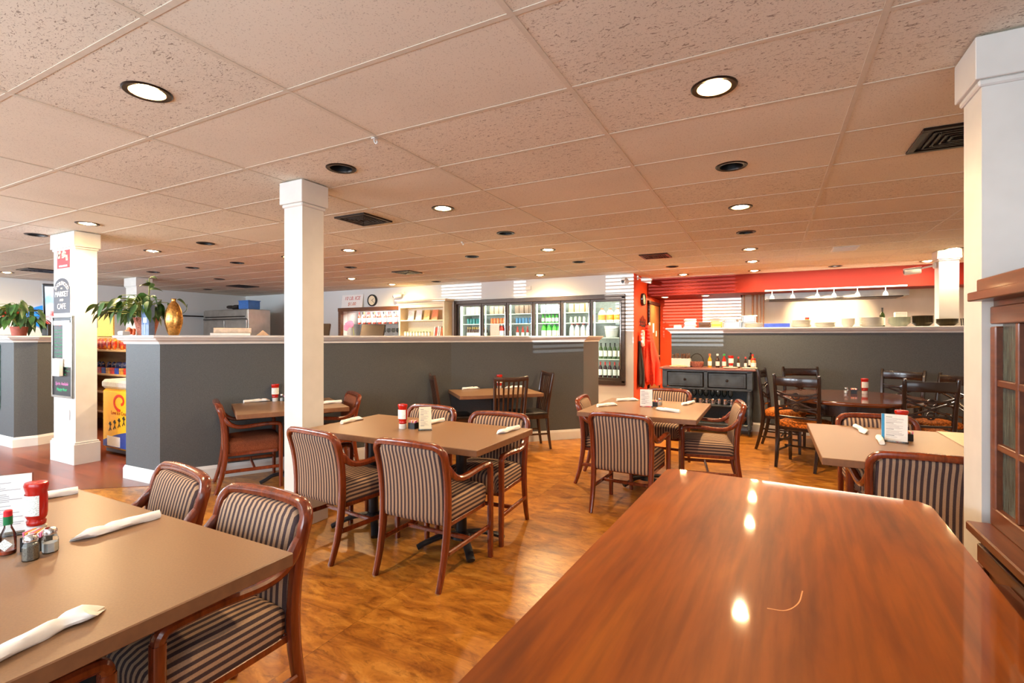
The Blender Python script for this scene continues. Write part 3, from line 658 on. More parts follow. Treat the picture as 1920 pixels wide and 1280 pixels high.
# ------------------------------------------------------------------ slat-back chairs
def slat_chair():
    t = thing('slat_back_chair', '', 'chair'); Wd = M['slat_wood']
    def y2(z): return -.19-.075*max(0, (z-.45)/.5)**1.2-.05*max(0, (.45-z)/.45)**1.5
    for s in (-1, 1):
        b = B(); zz = [0, .15, .3, .45, .6, .75, .88, .955]
        sweep(b, [(s*(.172+.045*max(0, z-.4)), y2(z), z) for z in zz], [.014, .017, .019, .02, .019, .018, .017, .015], seg=8, up=(0, 1, 0), power=4); obj('back_post', b, Wd, t)
        b = B(); sweep(b, [(s*.19, .19, 0), (s*.19, .19, .25), (s*.19, .185, .44)], [.013, .017, .019], seg=8, up=(0, 1, 0), power=4); obj('leg', b, Wd, t)
        b = B(); box(b, (s*.182, -.01, .2), (.016, .38, .022), .004); obj('stretcher', b, Wd, t)
    n = 9; b = B(); sweep(b, [(.205*(2*i/(n-1)-1), y2(.95)-.022*(1-(2*i/(n-1)-1)**2), .952-.016*(1-(2*i/(n-1)-1)**2)) for i in range(n)], .013, .027, seg=8, power=4); obj('top_rail', b, Wd, t)
    for k in range(6):
        u = (k-2.5)/3.1; b = B(); sweep(b, [(.165*u, -.19, .455), (.172*u, y2(.62)-.01, .62), (.18*u, y2(.78)-.014, .78), (.186*u, y2(.93)-.018*(1-u*u), .93)], .011, .006, seg=6, up=(0, 1, 0), power=4); obj('slat', b, Wd, t)
    b = B(); box(b, (0, 0, .42), (.40, .41, .05), .008); obj('seat_frame', b, Wd, t)
    b = B(); rbox(b, (0, .01, .458), (.205, .205, .026), .024, 6); obj('seat_cushion', b, plain('black_vinyl_seat', (30, 26, 24), .35), t, 60)
    return t
KT = Kind(slat_chair()); gt = 'slat-back chairs at the half wall table'
KT.put(W2(1.70, -5.70), R(45), 'dark slat-back chair with its back to the camera, at the near side of its table', gt)
KT.put(W2(2.12, -6.03), R(135), 'dark slat-back chair on the right of its table, seen edge-on', gt)
KT.put(W2(1.14, -6.02), R(-45), 'dark slat-back chair on the left of its table, casting a shadow on the half wall', gt)

# ------------------------------------------------------------------ sideboard
t = thing('sideboard', 'black distressed sideboard with two drawers and a worn wooden top', 'sideboard', (-.83, 8.02, 0))
BK = plain('black_distressed_paint', (58, 66, 72), .36, var=.2, scale=9)
b = B(); box(b, (0, 0, .955), (1.33, .54, .03), .006); obj('top', b, wood('worn_red_brown_top', (112, 62, 52), (156, 104, 90), .35, .2, 'x'), t)
b = B()
for c, s in (((0, .235, .80), (1.22, .02, .28)), ((-.61, 0, .80), (.03, .46, .28)), ((.61, 0, .80), (.03, .46, .28)), ((0, -.235, .925), (1.22, .02, .03)), ((0, -.235, .665), (1.22, .02, .03)), ((0, -.235, .795), (.05, .02, .26)), ((-.585, -.235, .795), (.07, .02, .26)), ((.585, -.235, .795), (.07, .02, .26))): box(b, c, s, .003)
obj('case', b, BK, t)
for s in (-1, 1):
    b = B(); box(b, (s*.29, -.238, .795), (.50, .02, .205), .006); box(b, (s*.29, -.249, .795), (.44, .006, .15), .003); d = obj('drawer', b, BK, t)
    b = B(); lathe(b, [(.0, 0), (.012, 0), (.01, .012), (.02, .02), (.018, .03), (0, .034)], m=Matrix.Translation((s*.29, -.252, .795)) @ Matrix.Rotation(PI/2, 4, 'X'), seg=14); obj('knob', b, M['bronze'], d)
for sx in (-1, 1):
    for sy in (-1, 1):
        b = B(); lathe(b, [(.03, .10), (.035, .14), (.025, .17), (.034, .25), (.034, .38), (.024, .42), (.036, .5), (.03, .58), (.022, .62), (.034, .66)], (sx*.58, sy*.2, 0), 14); l = obj('leg', b, BK, t)
        b = B(); lathe(b, [(.0, -.012), (.035, -.012), (.04, 0), (.035, .012), (0, .012)], m=Matrix.Translation((sx*.58, sy*.2, .042)) @ Matrix.Rotation(PI/2, 4, 'Y'), seg=16); box(b, (sx*.58, sy*.2, .085), (.03, .03, .04)); obj('caster', b, M['black'], l)
bx('shelf', (0, 0, .42), (1.20, .44, .025), BK, t); bx('shelf', (0, 0, .15), (1.20, .44, .025), BK, t)

# ------------------------------------------------------------------ things on the tables
def napkin():
    b = B(); n = 22; seg = 14; rings = []
    W_ = [(0, .003, .004), (.06, .018, .010), (.14, .032, .015), (.24, .026, .016), (.33, .0155, .0135), (.38, .0185, .0165), (.6, .0175, .0165), (1, .0155, .015)]
    for i in range(n+1):
        u = i/n; x_ = -.125+.25*u
        for (ua, wa, ha), (ub, wb, hb) in zip(W_, W_[1:]):
            if ua <= u <= ub: t = (u-ua)/(ub-ua); w, h = wa+(wb-wa)*t, ha+(hb-ha)*t
        skew = .016*max(0, 1-u/.3)
        ring = []
        for k in range(seg):
            a = 2*PI*k/seg; rr = 1+.09*math.sin(3*a+9*u)+.05*math.sin(5*a-14*u)
            ring.append(b.verts.new((x_+.012*math.sin(a*2)*(u < .15), skew+w*rr*math.cos(a), max(0.0005, h*.95+h*rr*math.sin(a)))))
        rings.append(ring)
    for p, q in zip(rings, rings[1:]):
        for k in range(seg): b.faces.new((p[k], p[(k+1) % seg], q[(k+1) % seg], q[k]))
    b.faces.new(rings[0][::-1]); b.faces.new(rings[-1])
    return tag(obj('napkin_roll', b, M['paper'], smooth=50), '', 'napkin', 'rolled white napkins on the tables')
KN = Kind(napkin()); TZ = .75
def nap(f, e, lab, z=TZ):
    a = math.atan2(e[1]-f[1], e[0]-f[0]); c = Vector(((f[0]+e[0])/2, (f[1]+e[1])/2, z)); KN.put(c, a, lab)
nap((-2.04, .78), (-2.035, 1.03), 'rolled napkin in the middle of the foreground table, right of the salt shakers')
nap((-2.715, .79), (-2.67, 1.02), 'rolled napkin at the far corner of the foreground table, behind the ketchup')
nap((-1.481, .607), (-1.415, .365), 'rolled napkin near the bottom left edge of the picture on the foreground table')
nap((-2.99, 3.03), (-2.95, 2.79), 'rolled napkin on the middle table right beside the white column')
nap((-2.345, 3.02), (-2.325, 3.265), 'rolled napkin on the middle table behind the menu card')
nap((-1.668, 3.02), (-1.645, 3.25), 'rolled napkin on the far right corner of the middle table, open end to the camera')
nap((-1.26, 5.30), (-1.42, 5.12), 'rolled napkin at the far left of the square table, left of the menu card')
nap((-1.36, 4.83), (-1.47, 4.62), 'rolled napkin at the left edge of the square table, next to the left chair')
nap((-.944, 4.695), (-.70, 4.60), 'rolled napkin near the front edge of the square table, right of the menu card')
nap((-.745, 5.122), (-.69, 5.35), 'rolled napkin at the far right corner of the square table')
nap((.608, 4.22), (.572, 4.45), 'rolled napkin standing alone on the table at right')
nap((.655, 4.075), (.63, 3.83), 'rolled napkin tip just left of the blue-edged menu on the right table')
nap((-4.725, 3.455), (-4.785, 3.215), 'rolled napkin left of the ketchup on the half wall table behind the column')
nap((-4.02, 3.50), (-3.93, 3.68), 'rolled napkin just right of the middle column, on the half wall table')
nap((-3.39, 5.54), (-3.49, 5.33), 'rolled napkin on the left of the slat-back chair table')
nap((-3.07, 5.70), (-2.93, 5.90), 'rolled napkin behind the slat-back chair, on the right of its table')

def ketchup():
    t = thing('ketchup_bottle', '', 'bottle', group='upside-down ketchup bottles')
    b = B(); lathe(b, [(0, 0), (.026, 0), (.028, .004), (.028, .032), (.024, .036)], seg=20); obj('cap', b, M['white'], t)
    b = B(); lathe(b, [(.024, .036), (.031, .04), (.032, .05), (.028, .056), (.034, .066), (.036, .08), (.036, .135), (.034, .15), (.038, .162), (.040, .172), (.037, .181), (.026, .183), (0, .179)], seg=24, sy=.78); obj('body', b, M['red'], t, 60)
    b = B(); aa = [PI*1.5+(k-8)*.16 for k in range(17)]; lo = [b.verts.new((.0369*math.cos(a), .0369*.79*math.sin(a), .074)) for a in aa]; hi = [b.verts.new((.0369*math.cos(a), .0369*.79*math.sin(a), .142)) for a in aa]
    for k in range(16): b.faces.new((lo[k], lo[k+1], hi[k+1], hi[k]))
    obj('label', b, M['label'], t)
    return t
x = N('printed_white_label'); f = x.noise(x.coord((60, 60, 200)), 4, 2); x.set(.5, base=x.ramp(f, [(.55, (238, 238, 232)), (.62, (60, 110, 70)), (.68, (238, 236, 230))])); M['label'] = x.m
KK = Kind(ketchup())
for p, z, rz, lab in (((-2.23, .745), TZ, .1, 'red ketchup bottle on the foreground table, next to the menu sheet'), ((-2.413, 2.871), TZ, 0, 'red upside-down ketchup bottle on the middle table'),
        ((-4.64, 3.47), TZ, 1, 'red ketchup bottle on the table left of the middle column'), ((-3.16, 5.70), TZ, .6, 'red ketchup bottle behind the slat-back chair'),
        ((.99, 7.0), .764, .3, 'red ketchup bottle on the round table'), ((.80, 4.20), TZ, 0, 'red ketchup bottle behind the blue-edged menu on the right table')):
    KK.put((p[0], p[1], z), rz, lab)
def shaker(fill):
    t = thing('shaker', '', 'shaker', group='glass salt and pepper shakers')
    b = B(); lathe(b, [(0, 0), (.019, 0), (.021, .004), (.021, .042), (.016, .054), (.015, .058)], seg=8); obj('glass_body', b, M['pane'], t, 20)
    b = B(); lathe(b, [(0, .002), (.0185, .002), (.0185, .03 if fill == 's' else .045), (0, .026 if fill == 's' else .046)], seg=8); obj('contents', b, M['salt'] if fill == 's' else M['pepper'], t, 20)
    b = B(); lathe(b, [(.0165, .056), (.018, .058), (.018, .068), (.014, .075), (0, .077)], seg=16); obj('lid', b, M['chrome'], t)
    return t
x = N('thin_clear_pane'); tr = x.n('BsdfTransparent'); gl_ = x.n('BsdfGlossy'); gl_.inputs['Roughness'].default_value = .03
fr = x.n('Fresnel'); fr.inputs[0].default_value = 1.4; ms = x.n('MixShader'); tr.inputs[0].default_value = (.95, .97, .96, 1)
x.l(fr.outputs[0], ms.inputs[0]); x.l(tr.outputs[0], ms.inputs[1]); x.l(gl_.outputs[0], ms.inputs[2]); x.l(ms.outputs[0], x.t.nodes['Material Output'].inputs[0]); M['pane'] = x.m
x = N('thin_cooler_pane'); tr = x.n('BsdfTransparent'); gl_ = x.n('BsdfGlossy'); gl_.inputs['Roughness'].default_value = .06
fr = x.n('Fresnel'); fr.inputs[0].default_value = 1.07; ms = x.n('MixShader'); tr.inputs[0].default_value = (.95, .97, .96, 1)
x.l(fr.outputs[0], ms.inputs[0]); x.l(tr.outputs[0], ms.inputs[1]); x.l(gl_.outputs[0], ms.inputs[2]); x.l(ms.outputs[0], x.t.nodes['Material Output'].inputs[0]); M['cooler_pane'] = x.m
M['salt'] = plain('salt', (240, 238, 235), .8); x = N('ground_pepper'); f = x.noise(x.coord(), 900, 2); x.set(.9, base=x.ramp(f, [(.4, (70, 62, 54)), (.6, (170, 158, 142))])); M['pepper'] = x.m
KSa, KPe = Kind(shaker('s')), Kind(shaker('p'))
KSa.put((-2.020, .708, TZ), .2, 'glass salt shaker with chrome lid, right one of the pair on the foreground table')
KPe.put((-2.0, .655, TZ), 0, 'glass pepper shaker with chrome lid, left one of the pair on the foreground table')
KPe.put((-2.288, 2.935, TZ), 0, 'glass shaker between the sugar caddy and the menu on the middle table')
KSa.put((-4.60, 3.52, TZ), 0, 'glass shaker beside the ketchup on the table left of the middle column')
KSa.put((-3.27, 5.765, TZ), 0, 'glass shaker left of the slat-back chair on its table')
KSa.put((.805, 6.97, .764), 0, 'glass shaker left of the sugar packets on the round table')
KSa.put((-.965, 5.05, TZ), 0, 'glass shaker right of the menu card on the square table')
def caddy(c1, c2):
    t = thing('sugar_caddy', '', 'caddy', group='black sugar caddies with packets')
    b = B()
    for c, s in (((0, 0, .002), (.058, .048, .004)), ((-.028, 0, .022), (.003, .048, .044)), ((.028, 0, .022), (.003, .048, .044)), ((0, .023, .022), (.058, .003, .044)), ((0, -.023, .022), (.058, .003, .044))): box(b, c, s)
    obj('holder', b, M['black'], t, 0)
    for k in range(7):
        m = (c1, c2, M['paper'])[k % 3]; b = B(); box(b, (-.021+.007*k, .0, .034), (.004, .04, .052), .001, rot=(.1*(k % 2), .16*(k-3)/3, .05*k)); obj('packet', b, m, t)
    return t
PK_, OR_ = plain('pink_packet', (236, 130, 170), .6), plain('amber_packet', (226, 160, 70), .6)
KC = Kind(caddy(PK_, OR_))
for p, z, rz, lab in (((-2.085, .697), TZ, .5, 'black sugar caddy behind the shakers on the foreground table'), ((-2.345, 2.91), TZ, 0, 'black sugar caddy with pink packets beside the ketchup on the middle table'),
        ((-4.545, 3.535), TZ, 1, 'sugar caddy touching the left side of the middle column, on the half wall table'), ((-3.325, 5.715), TZ, .8, 'black sugar caddy on the slat-back chair table'),
        ((.885, 7.01), .764, 0, 'sugar caddy with pink packets on the round table'), ((-.995, 4.93), TZ, .2, 'dark sugar caddy behind the menu card on the square table'), ((.805, 4.08), TZ, 0, 'dark sugar caddy at the right edge of the blue-edged menu')):
    KC.put((p[0], p[1], z), rz, lab)
# hot sauce on the foreground table
t = thing('hot_sauce_bottle', 'small hot sauce bottle with red cap and green neck band on the foreground table', 'bottle', (-2.118, .640, TZ))
b = B(); lathe(b, [(0, 0), (.019, 0), (.020, .004), (.020, .058), (.012, .078), (.0095, .085), (.0095, .118)], seg=18); obj('glass_body', b, M['pane'], t, 50)
b = B(); lathe(b, [(0, .002), (.0185, .002), (.0185, .012), (0, .012)], seg=18); obj('contents', b, plain('pepper_sauce', (176, 70, 36), .3), t)
b = B(); lathe(b, [(.0112, .092), (.0112, .118)], cap=False, seg=18); obj('neck_band', b, plain('green_foil', (16, 110, 62), .35), t)
b = B(); lathe(b, [(.0105, .118), (.0105, .134), (.008, .137), (0, .137)], seg=18); obj('cap', b, plain('red_cap', (206, 30, 40), .4), t)
b = B(); box(b, (.0, -.0205, .034), (.027, .001, .027), 0, rot=(0, PI/4, .0)); obj('label', b, M['label'], t, rot=(0, 0, .9))
def menu(name, lab, loc, rz, w, h, blue=False, tint='paper'):
    t = thing(name, lab, 'menu', loc, rz, 'menu cards in clear table stands')
    b = B(); box(b, (0, 0, .002), (w+.01, .07, .003), .001); box(b, (0, 0, h/2+.004), (w+.006, .004, h+.004), .0008); obj('acrylic_stand', b, M['pane'], t, 20)
    bx('sheet', (0, -.003, h/2+.006), (w, .0014, h-.004), M[tint], t, 0)
    ink = M['ink']; x0 = -w/2+(.024 if blue else .01)
    b = B(); k = 0; z = h-.014
    random.seed(len(lab))
    while z > .03:
        k += 1; head = k % 6 == 1; ww = (w/2-.012-x0)*(random.uniform(.3, .45) if head else random.uniform(.55, .95))
        box(b, (x0+ww/2, -.0042, z), (ww, .0006, .0032 if head else .0012)); z -= .0088 if head else .0062
    obj('printed_lines', b, ink, t, 0)
    if blue: bx('blue_band', (-w/2+.009, -.0042, h/2+.006), (.016, .0006, h-.004), plain('menu_blue', (48, 140, 190), .5), t, 0)
    return t
M['ink'] = plain('printed_grey', (120, 118, 122), .7)
menu('menu_stand', 'white printed menu sheet standing at the left edge of the foreground table', (-2.345, .675, TZ), R(58), .19, .20)
menu('menu_stand', 'menu card in a clear stand beside the ketchup on the middle table', (-2.228, 2.90, TZ), R(36), .088, .165, tint='cream')
menu('menu_stand', 'white menu card standing on the square table before the sideboard', (-1.06, 4.86, TZ), R(14), .115, .165)
menu('menu_stand', 'white menu card with a blue left edge on the table at right', (.72, 3.975, TZ), R(-14), .135, .175, True)
menu('menu_stand', 'dark edged menu stand seen edge-on on the slat-back chair table', (-3.385, 5.72, TZ), R(105), .10, .15)

# ------------------------------------------------------------------ sideboard and its load
bottle_profiles = {
 'wine': [(0, 0), (.036, 0), (.037, .01), (.037, .19), (.03, .215), (.014, .245), (.0135, .30), (.015, .302), (.015, .312), (0, .312)],
 'sauce': [(0, 0), (.027, 0), (.028, .006), (.028, .11), (.022, .135), (.012, .15), (.011, .175), (.016, .177), (.016, .205), (0, .207)],
 'squat': [(0, 0), (.034, 0), (.035, .006), (.035, .10), (.028, .12), (.026, .125), (.03, .127), (.03, .15), (0, .152)],
 'slim': [(0, 0), (.018, 0), (.019, .004), (.019, .09), (.011, .115), (.009, .14), (.012, .142), (.012, .165), (0, .166)],
 'soda': [(0, 0), (.048, 0), (.05, .01), (.05, .17), (.045, .2), (.018, .255), (.015, .27), (.018, .272), (.018, .29), (0, .29)],
 'beer': [(0, 0), (.029, 0), (.03, .006), (.03, .125), (.024, .155), (.0125, .185), (.0125, .22), (.014, .222), (.014, .232), (0, .232)],
 'can': [(0, 0), (.027, 0), (.032, .008), (.032, .112), (.027, .12), (.024, .118), (0, .118)],
 'jug': [(0, 0), (.07, 0), (.075, .01), (.075, .17), (.06, .21), (.022, .245), (.022, .25), (.026, .252), (.026, .272), (0, .274)],
 'tumbler': [(0, 0), (.028, 0), (.036, .1), (.034, .1), (.027, .006), (0, .006)],
}
BM = {}
def bmat(name, rgb, rough=.15):
    if name not in BM: BM[name] = plain('bottle_'+name, rgb, rough, spec=.6, var=.03)
    return BM[name]
def bottle(kind, body, cap, lab=None, name='bottle'):
    pr = bottle_profiles[kind]; top = max(z for _, z in pr); b = B(); lathe(b, pr, seg=14)
    if lab is not None:
        r = pr[2][0]+.0008; zt = pr[3][1]; lathe(b, [(r, zt*.25), (r, zt*.85)], cap=False, seg=14)
    o = obj(name, b, [body, cap]+([lab] if lab is not None else []), smooth=50)
    nb = 14*(len(pr)-1)
    for i, p in enumerate(o.data.polygons):
        z = p.center.z
        if lab is not None and i >= nb+2-2 and abs(math.hypot(p.center.x, p.center.y)-(pr[2][0]+.0008)*math.cos(PI/14)) < .0006 and pr[3][1]*.2 < z < pr[3][1]*.9 and i >= nb: p.material_index = 2
        elif z > top*.87 and kind != 'can' and kind != 'tumbler': p.material_index = 1
    return o
SB = .97
wl = bmat('label_white', (236, 232, 222), .5); rc = bmat('cap_red', (196, 40, 30), .4); gc = bmat('cap_green', (30, 150, 60), .4); wc = bmat('cap_white', (235, 235, 230), .4); oc = bmat('cap_orange', (220, 110, 60), .4); bc = bmat('cap_black', (26, 24, 24), .4); yc = bmat('cap_gold', (200, 160, 60), .3)
srows = [(-.795, 'sauce', (214, 150, 30), oc, 'mustard-yellow sauce bottle with orange cap on the sideboard'), (-.685, 'sauce', (60, 40, 34), wc, 'dark sauce bottle with white cap and label on the sideboard'),
 (-.595, 'sauce', (186, 40, 24), gc, 'red chili sauce bottle with green cap on the sideboard'), (-.40, 'slim', (70, 50, 30), rc, 'slim hot sauce bottle with red cap, left of two on the sideboard'),
 (-.305, 'slim', (52, 40, 34), rc, 'slim hot sauce bottle with red cap, right of two on the sideboard'), (-.23, 'sauce', (206, 140, 40), rc, 'amber sauce bottle with red cap near the right end of the sideboard'),
 (-.20, 'squat', (214, 140, 90), rc, 'squat red-topped sauce jar at the right end of the sideboard')]
for i, (x_, k, rgb, cp, lab) in enumerate(srows):
    o = bottle(k, bmat('sb%d' % i, rgb), cp, wl, 'sauce_bottle'); o.location = (x_+(.015 if i == 5 else 0), 7.99+(.09 if i == 5 else 0)-(.02 if i == 6 else 0), SB); tag(o, lab, 'bottle')
o = bottle('wine', bmat('balsamic', (40, 26, 18)), bc, wl, 'sauce_bottle'); o.location = (-.245, 8.20, SB); o.scale = (.8, .8, .72); tag(o, 'tall dark bottle behind the jar at the right end of the sideboard', 'bottle')
KK.put((-.50, 7.97, SB), .2, 'red ketchup bottle among the sauces on the sideboard')
t = thing('cutlery_box', 'white cutlery box full of forks and spoons on the left of the sideboard', 'box', (-1.20, 7.96, SB))
b = B()
for c, s in (((0, 0, .004), (.27, .16, .008)), ((0, -.076, .065), (.27, .008, .13)), ((0, .076, .065), (.27, .008, .13)), ((-.131, 0, .065), (.008, .15, .13)), ((.131, 0, .065), (.008, .15, .13))): box(b, c, s, .002)
obj('bin', b, M['white'], t, 0)
random.seed(3)
CUT = plain('cutlery_handle_bronze', (150, 110, 86), .35, .6)
for k in range(44):
    b = B(); x_ = random.uniform(-.118, .118); y_ = random.uniform(-.05, .05); h = random.uniform(.15, .21); sweep(b, [(x_, y_, .03), (x_*1.05, y_*1.1, h-.03), (x_*1.08, y_*1.15, h)], [.005, .007, .014], [.003, .003, .005], seg=6); obj('utensil', b, CUT, t)
t = thing('wicker_basket', 'small brown wicker basket with a hoop handle on the sideboard', 'basket', (-.975, 7.97, SB))
b = B(); lathe(b, [(0, 0), (.075, 0), (.095, .03), (.1, .085), (.092, .085), (.086, .03), (.07, .006), (0, .006)], seg=22, sx=1, sy=.8); obj('bowl', b, M['wicker'], t)
b = B(); sweep(b, [(.095*math.cos(a), 0, .08+.125*math.sin(a)) for a in [PI*k/12 for k in range(13)]], .006, seg=6, up=(0, 1, 0)); obj('handle', b, M['bronze'], t)
for x_, lab in ((-.50, 'small cream plate in front of the sauces on the sideboard, left one'), (-.25, 'small cream plate in front of the sauces on the sideboard, right one')):
    b = B(); lathe(b, [(0, 0), (.06, 0), (.095, .012), (.095, .016), (.06, .006), (0, .006)], seg=24, sx=1.1); tag(obj('side_plate', b, M['cream'], loc=(x_, 7.86, SB)), lab, 'plate', 'cream plates on the sideboard')
b = B(); rbox(b, (0, 0, .014), (.13, .06, .014), .014, 5, lambda v: (v.x, v.y*(1-.4*abs(v.x)/.13), v.z*(1.6-abs(v.x)/.13))); tag(obj('folded_cloth', b, plain('beige_cloth', (206, 176, 140), .9), loc=(-1.22, 7.82, SB)), 'beige folded cloth in front of the cutlery box', 'cloth')
random.seed(11)
KW = None
def wineglass():
    b = B(); lathe(b, [(0, 0), (.032, 0), (.006, .008), (.0045, .09), (.02, .10), (.036, .13), (.036, .16), (.03, .20), (.0285, .20), (.034, .16), (.034, .13), (.018, .103), (0, .098)], seg=16); return tag(obj('wine_glass', b, M['pane']), '', 'glass', 'wine glasses on the sideboard shelf')
KW = Kind(wineglass())
for k in range(7): KW.put((-1.02+.085*k, 8.02+.05*(k % 2), .4325), 0, 'clear wine glass standing on the open shelf of the sideboard')
def creamer():
    t = thing('creamer', '', 'jug', group='small steel creamers on the sideboard shelf')
    b = B(); lathe(b, [(0, 0), (.03, 0), (.034, .02), (.026, .055), (.03, .075), (.027, .075), (.022, .055), (0, .01)], seg=14); obj('body', b, M['chrome'], t)
    b = B(); sweep(b, [(.028, 0, .065), (.05, 0, .06), (.052, 0, .035), (.033, 0, .02)], .004, seg=6, up=(0, 1, 0)); obj('handle', b, M['chrome'], t)
    return t
KCr = Kind(creamer())
for k in range(9): KCr.put((-1.08+.085*k, 7.87+.03*(k % 2), .4325), random.uniform(0, 6), 'small shiny steel creamer on the open shelf of the sideboard')
b = B(); lathe(b, [(0, 0), (.05, 0), (.06, .06), (.045, .15), (.03, .19), (.045, .24), (.042, .24), (.027, .19), (.042, .15), (0, .01)], seg=18); sweep(b, cr([(.045, 0, .22), (.1, 0, .2), (.1, 0, .1), (.056, 0, .06)], 5), .007, seg=6, up=(0, 1, 0)); tag(obj('glass_pitcher', b, M['pane'], loc=(-1.18, 7.95, .4325)), 'clear glass pitcher at the left of the sideboard shelf', 'pitcher')
for x_, z, lab in ((-.45, .1625, 'woven basket on the bottom shelf of the sideboard'), ):
    b = B(); lathe(b, [(0, 0), (.13, 0), (.17, .09), (.16, .09), (.12, .01), (0, .01)], seg=24); tag(obj('shelf_basket', b, M['wicker'], loc=(x_, 7.95, z)), lab, 'basket')

# ------------------------------------------------------------------ on the kitchen half wall
KZ = 1.572
def plate(r):
    b = B(); lathe(b, [(0, 0), (r*.62, 0), (r*.7, .004), (r, .014), (r, .018), (r*.7, .009), (0, .007)], seg=24); return obj('dinner_plate', b, M['china'], smooth=40)
M['china'] = plain('white_china', (236, 232, 220), .2, spec=.6, var=.01); M['grey_china'] = plain('grey_china', (196, 200, 206), .25, var=.01)
KP = Kind(tag(plate(.135), '', 'plate', 'plates stacked on the kitchen half wall'))
def stack(x_, n, lab, y_=8.44, step=.0125):
    for k in range(n): KP.put((x_, y_, KZ+step*k), k*.3, lab)
stack(.42, 8, 'white plate in the stack right of the blue tray on the kitchen half wall')
stack(.72, 5, 'white plate in the low stack, second of the plate stacks on the kitchen half wall')
stack(1.27, 10, 'grey-white plate in the wide stack left of the glass bowls on the kitchen half wall')
stack(-.21, 5, 'beige plate in the stack right of the steel pans on the kitchen half wall')
def bowl(r, h, mat, name): b = B(); lathe(b, [(0, 0), (r*.55, 0), (r*.6, .004), (r, h), (r*.96, h), (r*.55, .008), (0, .007)], seg=20); return obj(name, b, mat)
KB = Kind(tag(bowl(.085, .05, M['china'], 'soup_bowl'), '', 'bowl', 'small bowls on the kitchen half wall'))
for k in range(6): KB.put((1.0, 8.45, KZ+.014*k), 0, 'small bowl nested in the stack between the plate stacks on the kitchen half wall')
KGb = Kind(tag(bowl(.13, .06, M['pane2'], 'glass_bowl') if 'pane2' in M else bowl(.13, .06, plain('frosted_green_glass', (206, 212, 186), .15), 'glass_bowl'), '', 'bowl', 'glass bowls on the kitchen half wall'))
for k in range(5): KGb.put((1.58, 8.43, KZ+.017*k), 0, 'pale glass bowl nested in the stack left of the black baskets')
x = N('black_woven_plastic'); f = x.noise(x.coord((60, 60, 200)), 2, 2); x.set(.5, base=x.ramp(f, [(.45, (24, 20, 14)), (.6, (104, 88, 56))])); M['blackweave'] = x.m
KBa = Kind(tag(bowl(.12, .05, M['blackweave'], 'bread_basket'), '', 'basket', 'black woven baskets on the kitchen half wall'))
for k in range(7): KBa.put((1.835, 8.45, KZ+.0155*k), 0, 'black woven basket in the tall nested stack on the kitchen half wall')
for k in range(4): KBa.put((2.085, 8.43, KZ+.0155*k), 0, 'black woven basket in the low nested stack at the foot of the kitchen column')
KTu = Kind(tag(bottle('tumbler', M['pane'], M['pane'], None, 'glass_tumbler'), '', 'glass', 'glass tumblers by the kitchen column'))
for k in range(6): KTu.put((2.26+.075*(k % 3)*1.05, 8.36+.09*(k//3), KZ), 0, 'clear glass tumbler at the foot of the kitchen column')
def kbox(name, lab, cat, x_, w, d, h, mat, y_=8.45, z=KZ, rz=0, bev=.004):
    b = B(); box(b, (0, 0, h/2), (w, d, h), bev); return tag(obj(name, b, mat, loc=(x_, y_, z), rot=(0, 0, rz)), lab, cat)
t = kbox('food_tray', 'bright blue shallow tray on the kitchen half wall', 'tray', .105, .34, .24, .06, plain('bright_blue_plastic', (52, 80, 190), .4))
kbox('name_card', 'small white card at the left end of the kitchen half wall', 'card', -1.33, .12, .05, .055, M['paper'])
for k in range(5): kbox('folded_towel', 'white folded towel in the pile at the left of the kitchen half wall', 'towel', -1.14+.008*(k % 2), .18, .2, .028, M['paper'], z=KZ+.03*k, rz=.06*k, bev=.012)['group'] = 'folded towels on the kitchen half wall'
for k in range(4): kbox('takeout_tray', 'dark brown takeout tray in the pile right of the towels', 'tray', -.915, .17, .18, .022, plain('dark_brown_board', (92, 62, 44), .6), z=KZ+.0245*k, bev=.006)['group'] = 'takeout trays on the kitchen half wall'
kbox('carton', 'white and yellow carton beside the pile of takeout trays', 'carton', -.735, .14, .15, .10, [plain('carton_yellow', (232, 190, 60), .5)])
def pan(lab, x_, z, w, h, y_=8.46):
    b = B(); prism(b, [(-w/2, -.1), (w/2, -.1), (w/2, .1), (-w/2, .1)], 0, h); bmesh.ops.bevel(b, geom=[e for e in b.edges if abs(e.verts[0].co.z-e.verts[1].co.z) > .01], offset=.02, segments=3, affect='EDGES'); box(b, (0, 0, h-.003), (w+.03, .23, .006), .002)
    tag(obj('steel_pan', b, M['steel'], loc=(x_, y_, z)), lab, 'pan', 'steel food pans on the kitchen half wall')
pan('wide steel food pan with paper notes on the kitchen half wall', -.50, KZ, .24, .09)
pan('small steel food pan stacked on the wide one, left', -.53, KZ+.091, .16, .035)
pan('steel pan stacked in the second layer, right of the small pan', -.28, KZ+.091, .20, .10, 8.66)
b = B(); box(b, (-.28, 8.68, KZ+.045), (.22, .18, .09), .004); tag(obj('metal_box', b, M['steel']), 'plain steel box under the stacked pan on the kitchen half wall', 'box')
o = bottle('wine', bmat('green_wine', (40, 60, 26)), bc, wl, 'oil_bottle'); o.location = (1.44, 8.72, KZ-.02); o.scale = (.9, .9, .95); tag(o, 'dark green oil bottle behind the plates near the kitchen column', 'bottle')
kbox('food_carton', 'white carton on top behind the glass bowls', 'carton', 1.60, .13, .1, .07, M['paper'], z=KZ+.0871+.04, y_=8.47)
o = bottle('squat', bmat('spice', (214, 150, 50)), rc, None, 'spice_jar'); o.location = (.51, 8.66, KZ-.02); tag(o, 'yellow jar with red lid behind the first plate stack', 'jar'); o.scale = (1, 1, 1.15)
# wide service ledge behind the half wall caps (holds the deeper items)
b = B(); box(b, (1.19, 8.675, 1.535), (5.15, .41, .03), .003); struct('trim_ledge', b, M['steel'], smooth=0)

